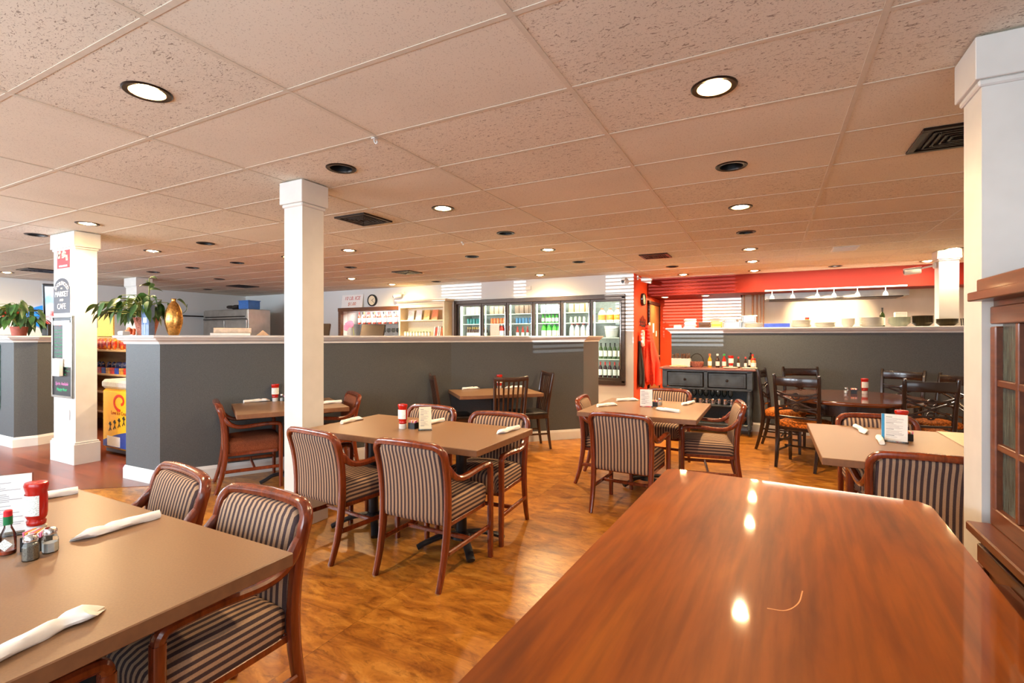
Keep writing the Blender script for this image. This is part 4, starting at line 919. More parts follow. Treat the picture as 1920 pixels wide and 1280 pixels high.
# ------------------------------------------------------------------ kitchen: hood, track lights, pipes
t = thing('range_hood', 'long stainless range hood over the kitchen line', 'hood', (1.05, 11.2, 2.16))
b = B(); poly = [(-1.12, -.38), (1.12, -.38), (1.12, .38), (-1.12, .38)]; prism(b, poly, 0, .16); obj('canopy', b, M['steel'], t)
b = B(); box(b, (0, 0, .27), (2.2, .7, .22)); obj('chimney', b, M['steel'], t); b = B(); box(b, (0, -.02, -.006), (2.1, .6, .012)); obj('filter', b, M['bronze'], t)
t = thing('track_light', 'white track rail with spotlights along the bottom of the red soffit', 'track light', (.98, SY-.03, SZ))
b = B(); box(b, (0, 0, .012), (2.1, .04, .024), .003); obj('rail', b, M['white'], t)
for k, (x_, lit) in enumerate(((-.93, 0), (-.60, 0), (-.22, 1), (.03, 1), (.37, 1), (.76, 0))):
    b = B(); box(b, (x_, 0, -.04), (.012, .012, .09)); lathe(b, [(.012, .02), (.03, 0), (.042, -.05), (.04, -.05), (.02, -.01), (0, 0)], (x_, 0, -.09), 16); h = obj('spot_head', b, M['white'], t)
    b = B(); lathe(b, [(0, -.142), (.03, -.138), (.037, -.128), (.02, -.11), (0, -.1)], (x_, 0, 0), 14, cap=False); obj('bulb', b, M['lamp_on'] if lit else M['bulb_off'], h)
    if lit: light('track_beam', 'SPOT', (.98+x_, SY-.03, SZ-.15), 110, WARM, (0, 1, -.22), spot_size=.8, spot_blend=.6, shadow_soft_size=.03)
for k, (x_, r) in enumerate(((-.463, .012), (-.30, .02), (-.22, .014), (-.155, .01), (-.10, .013))):
    b = B(); lathe(b, [(r, 1.0), (r, 2.6)], (x_, 11.45, 0), 10); tag(obj('pipe', b, plain('copper_pipe', (176, 132, 96), .4, .5)), ['thin grey pipe left of the group on the kitchen wall', 'thick steel pipe, second from the left on the kitchen wall', 'copper pipe in the middle of the kitchen wall group', 'thin pipe, fourth from the left on the kitchen wall', 'pipe next to the range hood on the kitchen wall'][k], 'pipe', 'vertical pipes on the kitchen wall')
light('kitchen_tube', 'AREA', (1.2, 9.6, 2.58), 150, (1, .86, .66), (0, .2, -1), shape='RECTANGLE', size=2.6, size_y=.5)

# security cameras
def bullet(lab, loc, rz, tilt=-.25, arm=.12):
    t = thing('security_camera', lab, 'camera', loc, rz, 'white security cameras')
    b = B(); lathe(b, [(0, 0), (.045, 0), (.04, .02), (.02, .03)], m=Matrix.Rotation(PI/2, 4, 'X')); sweep(b, [(0, -.02, 0), (0, -arm*.6, -.02), (0, -arm, -.05)], .012, seg=8, up=(1, 0, 0)); obj('bracket', b, M['white'], t)
    m = Matrix.Translation((0, -arm-.05, -.065)) @ Matrix.Rotation(PI/2-tilt, 4, 'X')
    b = B(); lathe(b, [(0, -.09), (.036, -.09), (.042, -.08), (.042, .09), (.036, .1), (0, .1)], m=m, seg=18); box(b, m @ Vector((0, .045, 0)), (.075, .2, .008), .002, rot=(-tilt, 0, 0)); h = obj('housing', b, M['white'], t)
    b = B(); lathe(b, [(0, .1005), (.028, .1005), (.028, .104), (0, .104)], m=m, seg=16); obj('lens', b, M['black'], h)
bullet('white security camera on the back wall above the white bookcase', (-7.68, YB-.001, 2.46), R(-35))
bullet('white security camera at the right end of the back wall above the coolers', (-2.42, YB-.001, 2.53), R(10))
bullet('white security camera on the orange wall just round the corner', (KX+.011, 9.45, 2.56), R(90))
bullet('white security camera on a long arm on the kitchen column', (2.05, 8.79, 2.42), R(-90), -.1, .2)
b = B(); box(b, (0, -.01, 0), (.14, .02, .09), .004); o = obj('wall_box', b, M['white'], loc=(-4.42, YB, 2.44)); tag(o, 'small white box on the back wall above the coolers', 'box')

# ------------------------------------------------------------------ passage: clock, coat rack, coat
def clock(lab, loc, rot, r, rim=.02):
    t = thing('wall_clock', lab, 'clock', loc); t.rotation_euler = rot
    b = B(); lathe(b, [(0, 0), (r, 0), (r, .045), (r-rim*.5, .055), (r-rim, .045), (r-rim, .035)], cap=False, seg=36); obj('rim', b, M['black'], t)
    b = B(); lathe(b, [(0, .036), (r-rim, .035)], cap=False, seg=36); obj('dial', b, M['cream'], t)
    for a, L in ((.9, .55), (2.3, .75)): b = B(); box(b, (0, r*L*.4, .04), (.008, r*L, .003), 0); obj('hand', b, M['black'], t, rot=(0, 0, -a))
clock('round black-rimmed clock on the back wall between the ice sign and the bookcase', (-8.67, YB, 2.33), (PI/2, 0, 0), .145, .03)
clock('round dark clock on the orange passage wall above the coat rack', (KX+.012, 9.84, 2.17), (PI/2, 0, PI/2), .125)
t = thing('coat_rack', 'black wrought iron coat rack on the orange wall', 'coat rack', (KX+.012, 9.86, 1.66))
b = B()
for z in (0, .07): sweep(b, [(.012, -.28, z), (.012, .28, z)], .006, seg=6)
for k in range(9): sweep(b, cr([(.012, -.24+.06*k, 0), (.012, -.225+.06*k, .05), (.012, -.255+.06*k, .12), (.012, -.24+.06*k, .2-.02*abs(k-4))], 4), .005, seg=6, up=(1, 0, 0))
obj('scrollwork', b, M['black'], t)
for k in range(5): b = B(); sweep(b, cr([(.01, -.22+.11*k, .0), (.05, -.22+.11*k, -.03), (.075, -.22+.11*k, -.01), (.08, -.22+.11*k, .02)], 4), .006, seg=6, up=(0, 1, 0)); obj('hook', b, M['black'], t)
def hanging(name, lab, cat, loc, top, bot, wt, wb, dt, db, mat, folds, ph):
    b = B(); n, seg = 18, 40; rings = []
    for i in range(n+1):
        u = i/n; z = top+(bot-top)*u; w = wt+(wb-wt)*min(1, u*1.4)**.7; d = dt+(db-dt)*min(1, u*1.5)
        ring = []
        for k in range(seg):
            a = 2*PI*k/seg; f = 1+.30*u*math.sin(folds*a+ph+u*1.3)+.10*math.sin(3*a+5*u)+.05*math.sin(11*a-9*u)
            ring.append(b.verts.new((max(.0, d*(.95+math.sin(a)*f)), w*math.cos(a)*f+.05*u*math.sin(ph), z-(.05*math.sin(folds*a) if i == n else 0))))
        rings.append(ring)
    for p, q in zip(rings, rings[1:]):
        for k in range(seg): b.faces.new((p[k], p[(k+1) % seg], q[(k+1) % seg], q[k]))
    b.faces.new(rings[0][::-1]); b.faces.new(rings[-1]); return tag(obj(name, b, mat, loc=loc, smooth=70), lab, cat)
hanging('coat', 'bright red-orange coat hanging from the coat rack', 'coat', (KX+.07, 9.90, 0), 1.66, .52, .08, .22, .05, .13, plain('red_coat_cloth', (230, 58, 30), .8), 7, .6)
hanging('black_bag', 'black cloth bag hanging below the coat rack behind the coat', 'bag', (KX+.02, 9.53, 0), 1.35, .5, .05, .09, .02, .05, plain('black_cloth', (34, 28, 26), .9), 4, 0)
b = B(); box(b, (KX+.09, 9.56, 1.40), (.05, .16, .32), .02); tag(obj('printed_bag', b, plain('pinkish_print', (206, 150, 140), .7, var=.4, scale=20)), 'small printed bag hanging at the left of the coat', 'bag')
b = B(); box(b, (KX+.10, 10.12, 1.55), (.03, .09, .34), .014, rot=(.12, 0, 0)); tag(obj('cream_towel', b, M['cream']), 'cream cloth hanging at the right end of the coat rack', 'cloth')

# ------------------------------------------------------------------ drinks coolers
t = thing('drinks_cooler', 'long built-in drinks cooler with six glass doors in the back wall', 'cooler', (0, YB, 0))
cx0, cx1, cz0, cz1 = COOL; DW = (cx1-cx0)/6; CB = .62
b = B(); w = .07
for c, s in ((((cx0+cx1)/2, -.02, cz1+.01), (cx1-cx0+.14, .06, .09)), (((cx0+cx1)/2, -.02, cz0-.01), (cx1-cx0+.14, .06, .09)), ((cx0-.035, -.02, (cz0+cz1)/2), (.07, .06, cz1-cz0+.02)), ((cx1+.035, -.02, (cz0+cz1)/2), (.07, .06, cz1-cz0+.02))): box(b, c, s, .008)
obj('outer_frame', b, M['cooler_frame'], t)
b = B(); th = .02
for c, s in ((((cx0+cx1)/2, CB+.01, (cz0+cz1)/2), (cx1-cx0, th, cz1-cz0)), (((cx0+cx1)/2, (.16+CB)/2, cz0-.012), (cx1-cx0, CB-.16, th)), (((cx0+cx1)/2, (.16+CB)/2, cz1+.012), (cx1-cx0, CB-.16, th)), ((cx0-.012, (.16+CB)/2, (cz0+cz1)/2), (th, CB-.16, cz1-cz0)), ((cx1+.012, (.16+CB)/2, (cz0+cz1)/2), (th, CB-.16, cz1-cz0))): box(b, c, s)
obj('cabinet', b, plain('cooler_liner', (176, 178, 170), .4), t, 0)
SHZ = [.63, 1.0, 1.42, 1.72]
for z in SHZ: bx('shelf', ((cx0+cx1)/2, .40, z-.01), (cx1-cx0-.01, .40, .018), plain('wire_shelf', (196, 206, 190), .4), t, 0)
for k in range(6):
    a = cx0+DW*k; m = a+DW/2; b = B(); fw = .045
    for c, s in (((m, .02, cz1-.055), (DW-.008, .04, .05)), ((m, .02, cz0+.055), (DW-.008, .04, .05)), ((a+.004+fw/2, .02, (cz0+cz1)/2), (fw, .04, cz1-cz0-.16)), ((a+DW-.004-fw/2, .02, (cz0+cz1)/2), (fw, .04, cz1-cz0-.16))): box(b, c, s, .004)
    d = obj('door', b, M['cooler_frame'], t)
    bx('pane', (m, .02, (cz0+cz1)/2), (DW-.1, .006, cz1-cz0-.16), M['cooler_pane'], d, 0)
    b = B(); lathe(b, [(.013, cz0+.25), (.013, cz1-.1)], (a+DW-.02, -.015, 0), 10); obj('handle', b, M['chrome'], d)
    b = B(); lathe(b, [(.014, cz0+.06), (.014, cz1-.06)], (a+.05, .10, 0), 10); obj('light_tube', b, M['tube_on'], t)
    light('cooler_tube', 'AREA', (m, YB+.12, cz1-.04), 2.6, (.93, 1, .9), (0, .35, -1), shape='RECTANGLE', size=.5, size_y=.06)
    light('cooler_tube', 'AREA', (m, YB+.08, 1.35), 1.6, (.93, 1, .9), (0, 1, 0), shape='RECTANGLE', size=.5, size_y=1.4)
bx('paper_notice', (cx0+DW*1.55, -.006, 1.55), (.22, .002, .30), M['paper'], t, 0, label='white paper taped to a door')
random.seed(21)
def row(proto, n, door, z, lab, grp, y_=None, jit=.01, deep=1):
    K = Kind(tag(proto, '', 'bottle' if 'bottle' in proto.name else proto.name.split('.')[0].split('_')[-1], grp)); a = cx0+DW*door+.075; L = DW-.15
    for r in range(deep):
        for i in range(n): K.put((a+L*(i+.5)/n+random.uniform(-jit, jit)*.3, YB+.27+.12*r+random.uniform(-jit, jit), z), random.uniform(-.1, .1) if 'carton' in proto.name else random.uniform(0, 6), lab)
C_ = lambda n, rgb, r=.15: bmat(n, rgb, r)
z1, z2, z3, z4 = SHZ
row(bottle('beer', C_('brown', (92, 52, 26)), yc, wl, 'beer_bottle'), 8, 0, z3, 'brown bottle on the middle shelf of the leftmost cooler door', 'brown bottles, leftmost cooler door', deep=2)
row(bottle('can', C_('tealcan', (40, 120, 120)), wc, None, 'drink_can'), 6, 0, z4, 'teal can on the top shelf of the leftmost cooler door', 'teal cans, leftmost cooler door')
row(bottle('soda', C_('red_soda', (190, 40, 24)), wc, wl, 'soda_bottle'), 4, 1, z3, 'red soda bottle behind the second cooler door from the left', 'red soda bottles, second cooler door', deep=2)
row(bottle('can', C_('orangecan', (222, 110, 40)), wc, None, 'drink_can'), 6, 1, z4, 'orange can on the top shelf behind the second cooler door', 'orange cans, second cooler door')
row(bottle('beer', C_('redbeer', (168, 40, 30)), rc, wl, 'beer_bottle'), 4, 2, z3, 'red-labelled bottle behind the third cooler door from the left', 'red bottles, third cooler door')
row(bottle('can', C_('bluecan', (60, 110, 160)), wc, None, 'drink_can'), 6, 2, z4, 'blue can on the top shelf behind the third cooler door', 'blue cans, third cooler door')
row(bottle('beer', C_('greenbeer', (50, 130, 50)), gc, wl, 'beer_bottle'), 6, 3, z4, 'blue-white bottle on the top shelf behind the fourth cooler door', 'bottles on top, fourth cooler door')
row(bottle('soda', C_('limesoda', (70, 190, 60)), gc, wl, 'soda_bottle'), 4, 3, z3, 'bright green soda bottle behind the fourth cooler door', 'green soda bottles, fourth cooler door', deep=2)
row(bottle('soda', C_('water', (214, 224, 232)), rc, wl, 'water_bottle'), 4, 4, z3, 'clear water bottle with a red cap behind the fifth cooler door', 'water bottles, fifth cooler door', deep=2)
row(bottle('can', C_('greycan', (170, 180, 170)), wc, None, 'drink_can'), 5, 4, z4, 'silver can on the top shelf behind the fifth cooler door', 'silver cans, fifth cooler door')
row(bottle('jug', C_('milk', (240, 236, 226)), oc, C_('orange_label', (236, 150, 40), .5), 'juice_jug'), 3, 5, z4, 'white jug with an orange label on the top shelf of the rightmost cooler door', 'juice jugs, rightmost cooler door')
row(bottle('wine', C_('dkgreen', (64, 84, 44)), bc, wl, 'wine_bottle'), 5, 5, z2, 'wine bottle with a white label on the third shelf of the rightmost cooler door', 'wine bottles, third shelf of the rightmost door', deep=1)
row(bottle('wine', C_('claret', (60, 30, 34)), rc, wl, 'wine_bottle'), 5, 5, z1, 'wine bottle on the bottom shelf of the rightmost cooler door', 'wine bottles, bottom shelf of the rightmost door')
def cartons(door, z, rgb, lab, grp, n=4, w=.10, h=.17, name='drink_carton'):
    b = B(); box(b, (0, 0, h/2), (w, .09, h), .004); box(b, (0, -.046, h*.45), (w*.7, .002, h*.45)); o = obj(name, b, [C_(name+grp, rgb, .4)])
    row(o, n, door, z, lab, grp)
SHZ5 = 1.93
bx('shelf', ((cx0+cx1)/2-.31, .40, SHZ5-.01), (cx1-cx0-.65, .40, .018), plain('wire_shelf', (196, 206, 190), .4), bpy.data.objects['drinks_cooler'], 0)
for d_, rgb, cn in ((0, (226, 206, 176), 'cream'), (1, (150, 124, 100), 'brown'), (2, (110, 84, 66), 'dark brown'), (3, (206, 206, 214), 'silver'), (4, (216, 180, 120), 'tan')):
    cartons(d_, SHZ5, rgb, cn+' carton on the highest shelf of the '+('leftmost', 'second', 'third', 'fourth', 'fifth')[d_]+' cooler door', 'cartons, cooler door %d from the left' % (d_+1))
t = thing('bucket', 'white bucket of drinks on the second shelf of the rightmost cooler door', 'bucket', (cx1-.30, YB+.36, z3))
b = B(); lathe(b, [(0, 0), (.11, 0), (.145, .21), (.15, .21), (.15, .225), (.135, .225), (.105, .01), (0, .01)], seg=24); obj('pail', b, M['white'], t)
b = B(); sweep(b, [(.15*math.cos(a), -.15*math.sin(a)*.9, .2-.06*math.sin(a)) for a in [PI*k/12 for k in range(13)]], .004, seg=6); obj('bail_handle', b, M['chrome'], t)

# ------------------------------------------------------------------ bar alcove, ice sign, bookcase
t = thing('bar_alcove', 'brown wood framed bar niche with bottles in the back wall', 'bar niche', (0, YB, 0))
bx0, bx1, bz0, bz1 = BAR; b = B(); fw = .09
FRW = wood('brown_frame_wood', (72, 40, 20), (120, 72, 34), .4, .2, 'x')
for c, s in ((((bx0+bx1)/2, -.04, bz1+.02), (bx1-bx0+.16, .1, fw)), ((bx0-.02, -.04, (bz0+bz1)/2), (fw, .1, bz1-bz0)), ((bx1+.02, -.04, (bz0+bz1)/2), (fw, .1, bz1-bz0)), (((bx0+bx1)/2, -.04, bz0), (bx1-bx0+.16, .1, fw))): box(b, c, s, .006)
obj('frame', b, FRW, t)
b = B()
for c, s in ((((bx0+bx1)/2, .62, (bz0+bz1)/2), (bx1-bx0, .03, bz1-bz0)), (((bx0+bx1)/2, .38, bz1+.012), (bx1-bx0, .46, .02)), (((bx0+bx1)/2, .38, bz0-.012), (bx1-bx0, .46, .02)), ((bx0-.012, .38, (bz0+bz1)/2), (.02, .46, bz1-bz0)), ((bx1+.012, .38, (bz0+bz1)/2), (.02, .46, bz1-bz0))): box(b, c, s)
obj('lining', b, plain('bar_lining', (176, 172, 170), .3), t, 0)
bx('shelf', ((bx0+bx1)/2, .44, 1.75), (bx1-bx0-.02, .3, .02), M['pane'], t, 0); bx('shelf', ((bx0+bx1)/2, .44, 1.44), (bx1-bx0-.02, .3, .02), M['pane'], t, 0)
light('bar_strip', 'AREA', ((bx0+bx1)/2, YB+.3, bz1-.02), 16, (1, .93, .85), (0, .3, -1), shape='RECTANGLE', size=1.7, size_y=.08)
cols = [((190, 60, 30), rc), ((220, 200, 180), bc), ((150, 60, 40), yc), ((60, 40, 30), rc)]
KBs = [Kind(tag(bottle('wine', C_('liq%d' % i, c), cp, wl, 'liquor_bottle'), '', 'bottle', 'liquor bottles in the bar niche')) for i, (c, cp) in enumerate(cols)]
nm = ['red-brown', 'pale', 'amber', 'dark']
for k in range(20): KBs[k % 4].put((bx0+.16+.088*k, YB+.42+.04*(k % 2), 1.76), k, nm[k % 4]+' liquor bottle on the upper shelf of the bar niche')
KBg = Kind(tag(wineglass(), '', 'glass', 'glasses in the bar niche')); KBg.root['group'] = 'glasses in the bar niche'
for k in range(18): KBg.put((bx0+.3+.075*k, YB+.40+.05*(k % 2), 1.45), 0, 'clear stemmed glass on the lower shelf of the bar niche', 'glasses in the bar niche')
t = thing('ice_price_sign', 'white sign with red lettering 10 LB. ICE $1.00 leaning above the bar niche', 'sign', (-9.33, YB-.055, 2.168), R(0)); t.rotation_euler = (R(-8), 0, 0)
bx('board', (0, 0, .165), (.72, .008, .33), M['paper'], t, .002); RS = plain('sign_red', (196, 70, 70), .5)
text('lettering', '10 LB. ICE', .13, RS, t, (0, -.006, .235), sx=.95, shear=.15); text('lettering', '$1.00', .12, plain('sign_orange', (206, 110, 60), .5), t, (0, -.006, .09), shear=.15)
t = thing('bookcase', 'white open bookcase with cornice against the back wall, left of the coolers', 'bookcase', (-6.95, YB-.16, 0))
b = B()
for c, s in (((-.62, 0, 1.1), (.045, .30, 2.2)), ((.62, 0, 1.1), (.045, .30, 2.2)), ((0, .14, 1.1), (1.2, .02, 2.2)), ((0, 0, 2.19), (1.3, .32, .04)), ((0, -.01, 2.23), (1.36, .34, .03)), ((0, -.02, 2.26), (1.42, .36, .03)), ((0, -.14, 2.13), (1.2, .02, .08))): box(b, c, s, .004)
obj('case', b, M['cream'], t)
for z in (.5, .97, 1.42, 1.80): bx('shelf', (0, .0, z), (1.2, .27, .025), M['cream'], t)
for k, (c, lab) in enumerate((((240, 236, 230), 'white booklet, leftmost on the upper shelf of the white bookcase'), ((236, 236, 240), 'white printed card, second from left on the bookcase'), ((236, 196, 130), 'tan booklet, third from left on the bookcase'), ((222, 140, 100), 'salmon booklet, rightmost on the upper shelf of the bookcase'))):
    b = B(); box(b, (0, 0, .115), (.2, .01, .23), .001, rot=(R(-10), 0, 0)); tag(obj('booklet', b, plain('booklet%d' % k, c, .6), loc=(-7.34+.225*k, YB-.17, 1.814), rot=(0, 0, R(-12))), lab, 'book', 'booklets on the bookcase')
for k, (c, h) in enumerate((((236, 236, 232), .22), ((206, 80, 60), .2), ((238, 238, 236), .24), ((230, 228, 220), .23), ((214, 120, 80), .2))):
    b = B(); box(b, (0, 0, h/2), (.035, .16, h), .002, rot=(0, R(8), 0)); tag(obj('book', b, plain('spine%d' % k, c, .6), loc=(-6.60+.05*k, YB-.2, 1.4335)), ['white book, first of the row leaning on the lower bookcase shelf', 'red book, second of the leaning row on the bookcase', 'tall white book, third of the leaning row on the bookcase', 'off-white book, fourth of the leaning row on the bookcase', 'orange book, last of the leaning row on the bookcase'][k], 'book', 'books leaning on the bookcase')
KJ = Kind(tag(bottle('can', C_('sage', (176, 190, 150)), yc, wl, 'jar'), '', 'jar', 'jars on the bookcase'))
for k in range(9): KJ.put((-7.48+.085*k, YB-.2, 1.4335), k, 'small pale jar on the lower shelf of the bookcase')

# service counter behind the half wall with the tills and orchid
t = thing('service_counter', 'low service counter behind the half wall', 'counter', (-5.75, 5.55, 0), R(60))
bx('cabinet', (0, 0, .51), (2.3, .55, 1.02), M['charcoal'], t); bx('worktop', (0, 0, 1.04), (2.36, .6, .04), M['laminate'], t)
def till(lab, x_, y_, rz):
    t = thing('till_screen', lab, 'till', (x_, y_, 1.06), rz, 'tills behind the half wall')
    bx('base', (0, 0, .05), (.3, .3, .1), M['black'], t); bx('stand', (0, .04, .2), (.06, .06, .22), M['black'], t)
    b = B(); box(b, (0, 0, .43), (.40, .035, .30), .01, rot=(R(-25), 0, 0)); obj('screen', b, M['bronze'], t)
till('dark till screen at the right edge of the middle column, behind the half wall', -5.95, 5.13, R(30)); till('dark till screen beside the pink orchid in front of the bar niche', -5.62, 5.95, R(20))
t = thing('orchid', 'pink orchid in front of the bar niche, behind the half wall', 'orchid', (-5.70, 5.62, 1.06))
b = B(); lathe(b, [(0, 0), (.05, 0), (.065, .11), (.06, .11), (0, .1)], seg=16); obj('pot', b, M['white'], t)
b = B(); st = cr([(0, 0, .1), (.02, 0, .35), (-.02, 0, .55), (-.10, 0, .56), (-.15, 0, .5)], 6); sweep(b, st, .004, seg=6); obj('stem', b, M['stem'], t)
PINK = plain('orchid_pink', (214, 96, 140), .6); random.seed(4)
for k in range(8):
    p = st[-2-3*(k % 4)-(k//4)]; b = B()
    for q in range(5): rbox(b, p+Vector((.028*math.cos(2*PI*q/5), -.01, .028*math.sin(2*PI*q/5)-.01*k*0)), (.022, .004, .022), .004, 2)
    obj('blossom', b, PINK, t)

# ------------------------------------------------------------------ plants and things on the left half walls
def leaf_mesh(b, base, d, L, w, droop, roll=0):
    d = Vector(d).normalized(); side = d.cross(Vector((0, 0, 1)))
    if side.length < .1: side = Vector((1, 0, 0))
    side.normalize(); side = Matrix.Rotation(roll, 3, d) @ side; up = side.cross(d); rows = []
    n = 6
    for i in range(n+1):
        u = i/n; c = Vector(base)+d*L*u+Vector((0, 0, -droop*L*u*u)); ww = w*math.sin(PI*min(1, u**.75+.02))**.8*(1-.1*u) if 0 < i < n else .001
        rows.append((b.verts.new(c-side*ww+up*ww*.25), b.verts.new(c), b.verts.new(c+side*ww+up*ww*.25)))
    for p, q in zip(rows, rows[1:]):
        for k in range(2): b.faces.new((p[k], p[k+1], q[k+1], q[k]))
def plant(t, n, spread, z0, h, bias, seed, Lr=(.10, .17), pot=None):
    random.seed(seed); stems = B()
    for k in range(n):
        a = random.uniform(0, 2*PI); r = spread*random.uniform(.25, 1); e = Vector((r*math.cos(a)+bias[0]*random.random(), r*math.sin(a)*.75+bias[1]*random.random(), z0+h*random.uniform(.1, 1)*(1-.55*r/spread)))
        mid = Vector((e.x*.4, e.y*.4, z0+(e.z-z0)*.9)); sweep(stems, cr([(0, 0, z0-.05), mid, e], 4), .0035, seg=5)
        d = Vector((e.x-mid.x, e.y-mid.y, (e.z-mid.z)*.3-.2)); L = random.uniform(*Lr); b = B(); leaf_mesh(b, e, d+Vector((random.uniform(-.1, .1), random.uniform(-.1, .1), random.uniform(-.1, .1))), L, L*.24, .35, random.uniform(-.6, .6)); obj('leaf', b, M['leaf'], t, 60)
    obj('stems', stems, M['stem'], t)
t = thing('potted_plant', 'trailing green plant in a wicker basket on the white cap next to the gold vase', 'plant', (-5.62, 2.73, CAPZ))
b = B(); lathe(b, [(0, 0), (.07, 0), (.11, .17), (.115, .18), (.10, .18), (.06, .01), (0, .01)], seg=22); obj('basket', b, M['wicker'], t)
plant(t, 95, .35, .2, .27, (-.26, -.10), 5, (.08, .15))
random.seed(8)
b = B(); sweep(b, cr([(0, 0, .2), (.04, 0, .38), (.05, 0, .58)], 5), .005, seg=6); obj('stems', b, M['stem'], t)
for z, a, L in ((.58, .4, .10), (.54, 2.6, .16), (.46, 1.0, .13), (.50, 5.2, .14), (.40, 3.4, .19), (.38, 0.2, .12)):
    b = B(); leaf_mesh(b, (.045, 0, z), (math.cos(a), math.sin(a), .45 if L < .15 else .1), L, L*.28, .5, .5); obj('leaf', b, M['leaf'], t, 60)
t = thing('vase', 'tall oval hammered gold vase on the white cap of the center half wall', 'vase', (-5.25, 2.79, CAPZ), R(28))
b = B(); lathe(b, [(0, 0), (.045, 0), (.06, .03), (.085, .12), (.088, .17), (.075, .25), (.045, .31), (.022, .335), (.02, .35), (.026, .365), (.022, .365), (.016, .345), (.0, .34)], seg=30, sy=.62); obj('body', b, M['gold'], t, 60)
b = B(); leaf_mesh(b, (.03, 0, .355), (.8, .2, .1), .10, .03, 1.1, .4); sweep(b, cr([(.12, .02, .31), (.11, .02, .25), (.085, .01, .22)], 4), .003, seg=5); obj('ivy_leaf', b, M['leaf'], t, 60)
t = thing('wine_gift_box', 'slim blue printed gift box in front of the plant basket', 'box', (-5.44, 2.655, CAPZ), R(20))
bx('carton', (0, 0, .15), (.085, .07, .30), plain('blue_grey_carton', (92, 116, 156), .4), t, .003)
bx('printed_panel', (0, -.0358, .19), (.07, .001, .17), plain('deep_blue_panel', (24, 74, 134), .4), t, 0)
b = B(); rbox(b, (0, -.037, .15), (.02, .001, .026), .001, 2); box(b, (0, -.037, .07), (.006, .001, .12)); obj('printed_tree', b, plain('pale_print', (190, 226, 220), .5), t)
random.seed(2); b = B()
for k in range(9): rbox(b, (random.uniform(-.05, .05), random.uniform(-.02, .02), random.uniform(.02, .08)), (.022, .012, .02), .012, 2)
tag(obj('dried_flowers', b, plain('orange_dried_flower', (214, 92, 40), .7, var=.3), loc=(-5.80, 2.66, CAPZ)), 'small orange dried flowers at the left end of the white cap', 'flowers')
b = B(); rbox(b, (0, 0, .022), (.05, .035, .022), .01, 3); tag(obj('white_dish', b, M['white'], loc=(-5.72, 2.575, CAPZ)), 'small white dish on the left corner of the white cap', 'dish')
p = W1(.28, -5.89)
b = B(); box(b, (0, 0, .012), (.36, .16, .024), .003); tag(obj('paper_pile', b, M['paper'], loc=(p[0], p[1], CAPZ), rot=(0, 0, R(58))), 'pile of white papers on the cap left of the middle column', 'papers')
b = B(); lathe(b, [(0, -.17), (.027, -.17), (.027, .17), (0, .17)], m=Matrix.Translation((0, 0, .05)) @ Matrix.Rotation(PI/2, 4, 'Y'), seg=14); tag(obj('paper_roll', b, plain('beige_paper', (226, 206, 184), .8), loc=(p[0]+.02, p[1]+.01, CAPZ), rot=(0, 0, R(60))), 'beige paper roll lying on the pile of papers', 'paper roll')
p = W1(.58, -5.88); b = B(); prism(b, [(-.06, 0), (.06, 0), (0, .055)], -.05, .05); tag(obj('tent_card', b, plain('tan_card', (214, 176, 140), .7), loc=(p[0], p[1], CAPZ), rot=(PI/2, 0, R(58))), 'small folded tent card on the cap, left of the middle column', 'card')
# left half wall
t = thing('potted_plant', 'bushy green plant with orange berries at the left edge, on the left half wall', 'plant', (-8.78, 2.76, CAPZ))
b = B(); lathe(b, [(0, 0), (.07, 0), (.09, .12), (.08, .12), (0, .1)], seg=20); obj('pot', b, plain('terracotta_pot', (150, 70, 50), .6), t)
plant(t, 90, .36, .17, .36, (.08, -.08), 12, (.09, .17))
for k in range(9): b = B(); rbox(b, (random.uniform(-.2, .25), random.uniform(-.2, 0), random.uniform(.2, .36)), (.017, .017, .017), .017, 2); obj('berry', b, plain('orange_berry', (226, 84, 40), .4), t)
b = B(); box(b, (0, 0, .008), (.30, .13, .016), .002); tag(obj('paper_pile', b, M['paper'], loc=(-9.15, 2.70, CAPZ)), 'white papers on the cap below the left plant', 'papers')
b = B(); box(b, (0, 0, .08), (.17, .14, .16), .006); tag(obj('black_box', b, M['black'], loc=(-8.70, 3.06, CAPZ)), 'black box on the cap just left of the sign column', 'box')
t = thing('poster', 'teal and white poster on the left half wall at the edge of the picture', 'poster', (-9.35, 2.655, .9))
bx('sheet', (0, -.002, 0), (.62, .004, .86), plain('teal_print', (120, 190, 176), .5, var=.25, scale=4), t, 0); bx('banner', (0, -.005, -.2), (.62, .002, .2), plain('dark_green_print', (16, 70, 56), .5), t, 0)

# ------------------------------------------------------------------ sign column: shop sign, poster, chalkboard, outlet
SYc = 2.6235
t = thing('cafe_sign', 'arched black shop sign with white lettering on the left column', 'sign', (-7.15, SYc, 0))
def arch(w, z0, z1, top, y0, y1, inset=0):
    b = B(); pts = [(-w/2, z0), (w/2, z0), (w/2, z1)]+[(w/2*.86*math.cos(a), z1+.012+(top-z1-.012)*math.sin(a)) for a in [PI*k/14 for k in range(15)]]+[(-w/2, z1)]
    a = [b.verts.new((x_, y0, z)) for x_, z in pts]; c = [b.verts.new((x_, y1, z)) for x_, z in pts]; n = len(pts); b.faces.new(a); b.faces.new(c[::-1])
    for i in range(n): b.faces.new((a[i], a[(i+1) % n], c[(i+1) % n], c[i]))
    return b
obj('board', arch(.42, 1.69, 2.00, 2.11, -.014, 0), M['white'], t, 0); obj('panel', arch(.40, 1.70, 1.995, 2.10, -.017, -.01), plain('aubergine_black', (38, 32, 44), .4), t, 0)
for k, ch in enumerate('SHOREWOOD'):
    a = PI/2-(k-4)*.22; text('lettering', ch, .062, M['paper'], t, (.185*math.cos(a)*1.0, -.0185, 1.875+.165*math.sin(a)), (PI/2, a-PI/2 if False else -(a-PI/2), 0), .001)
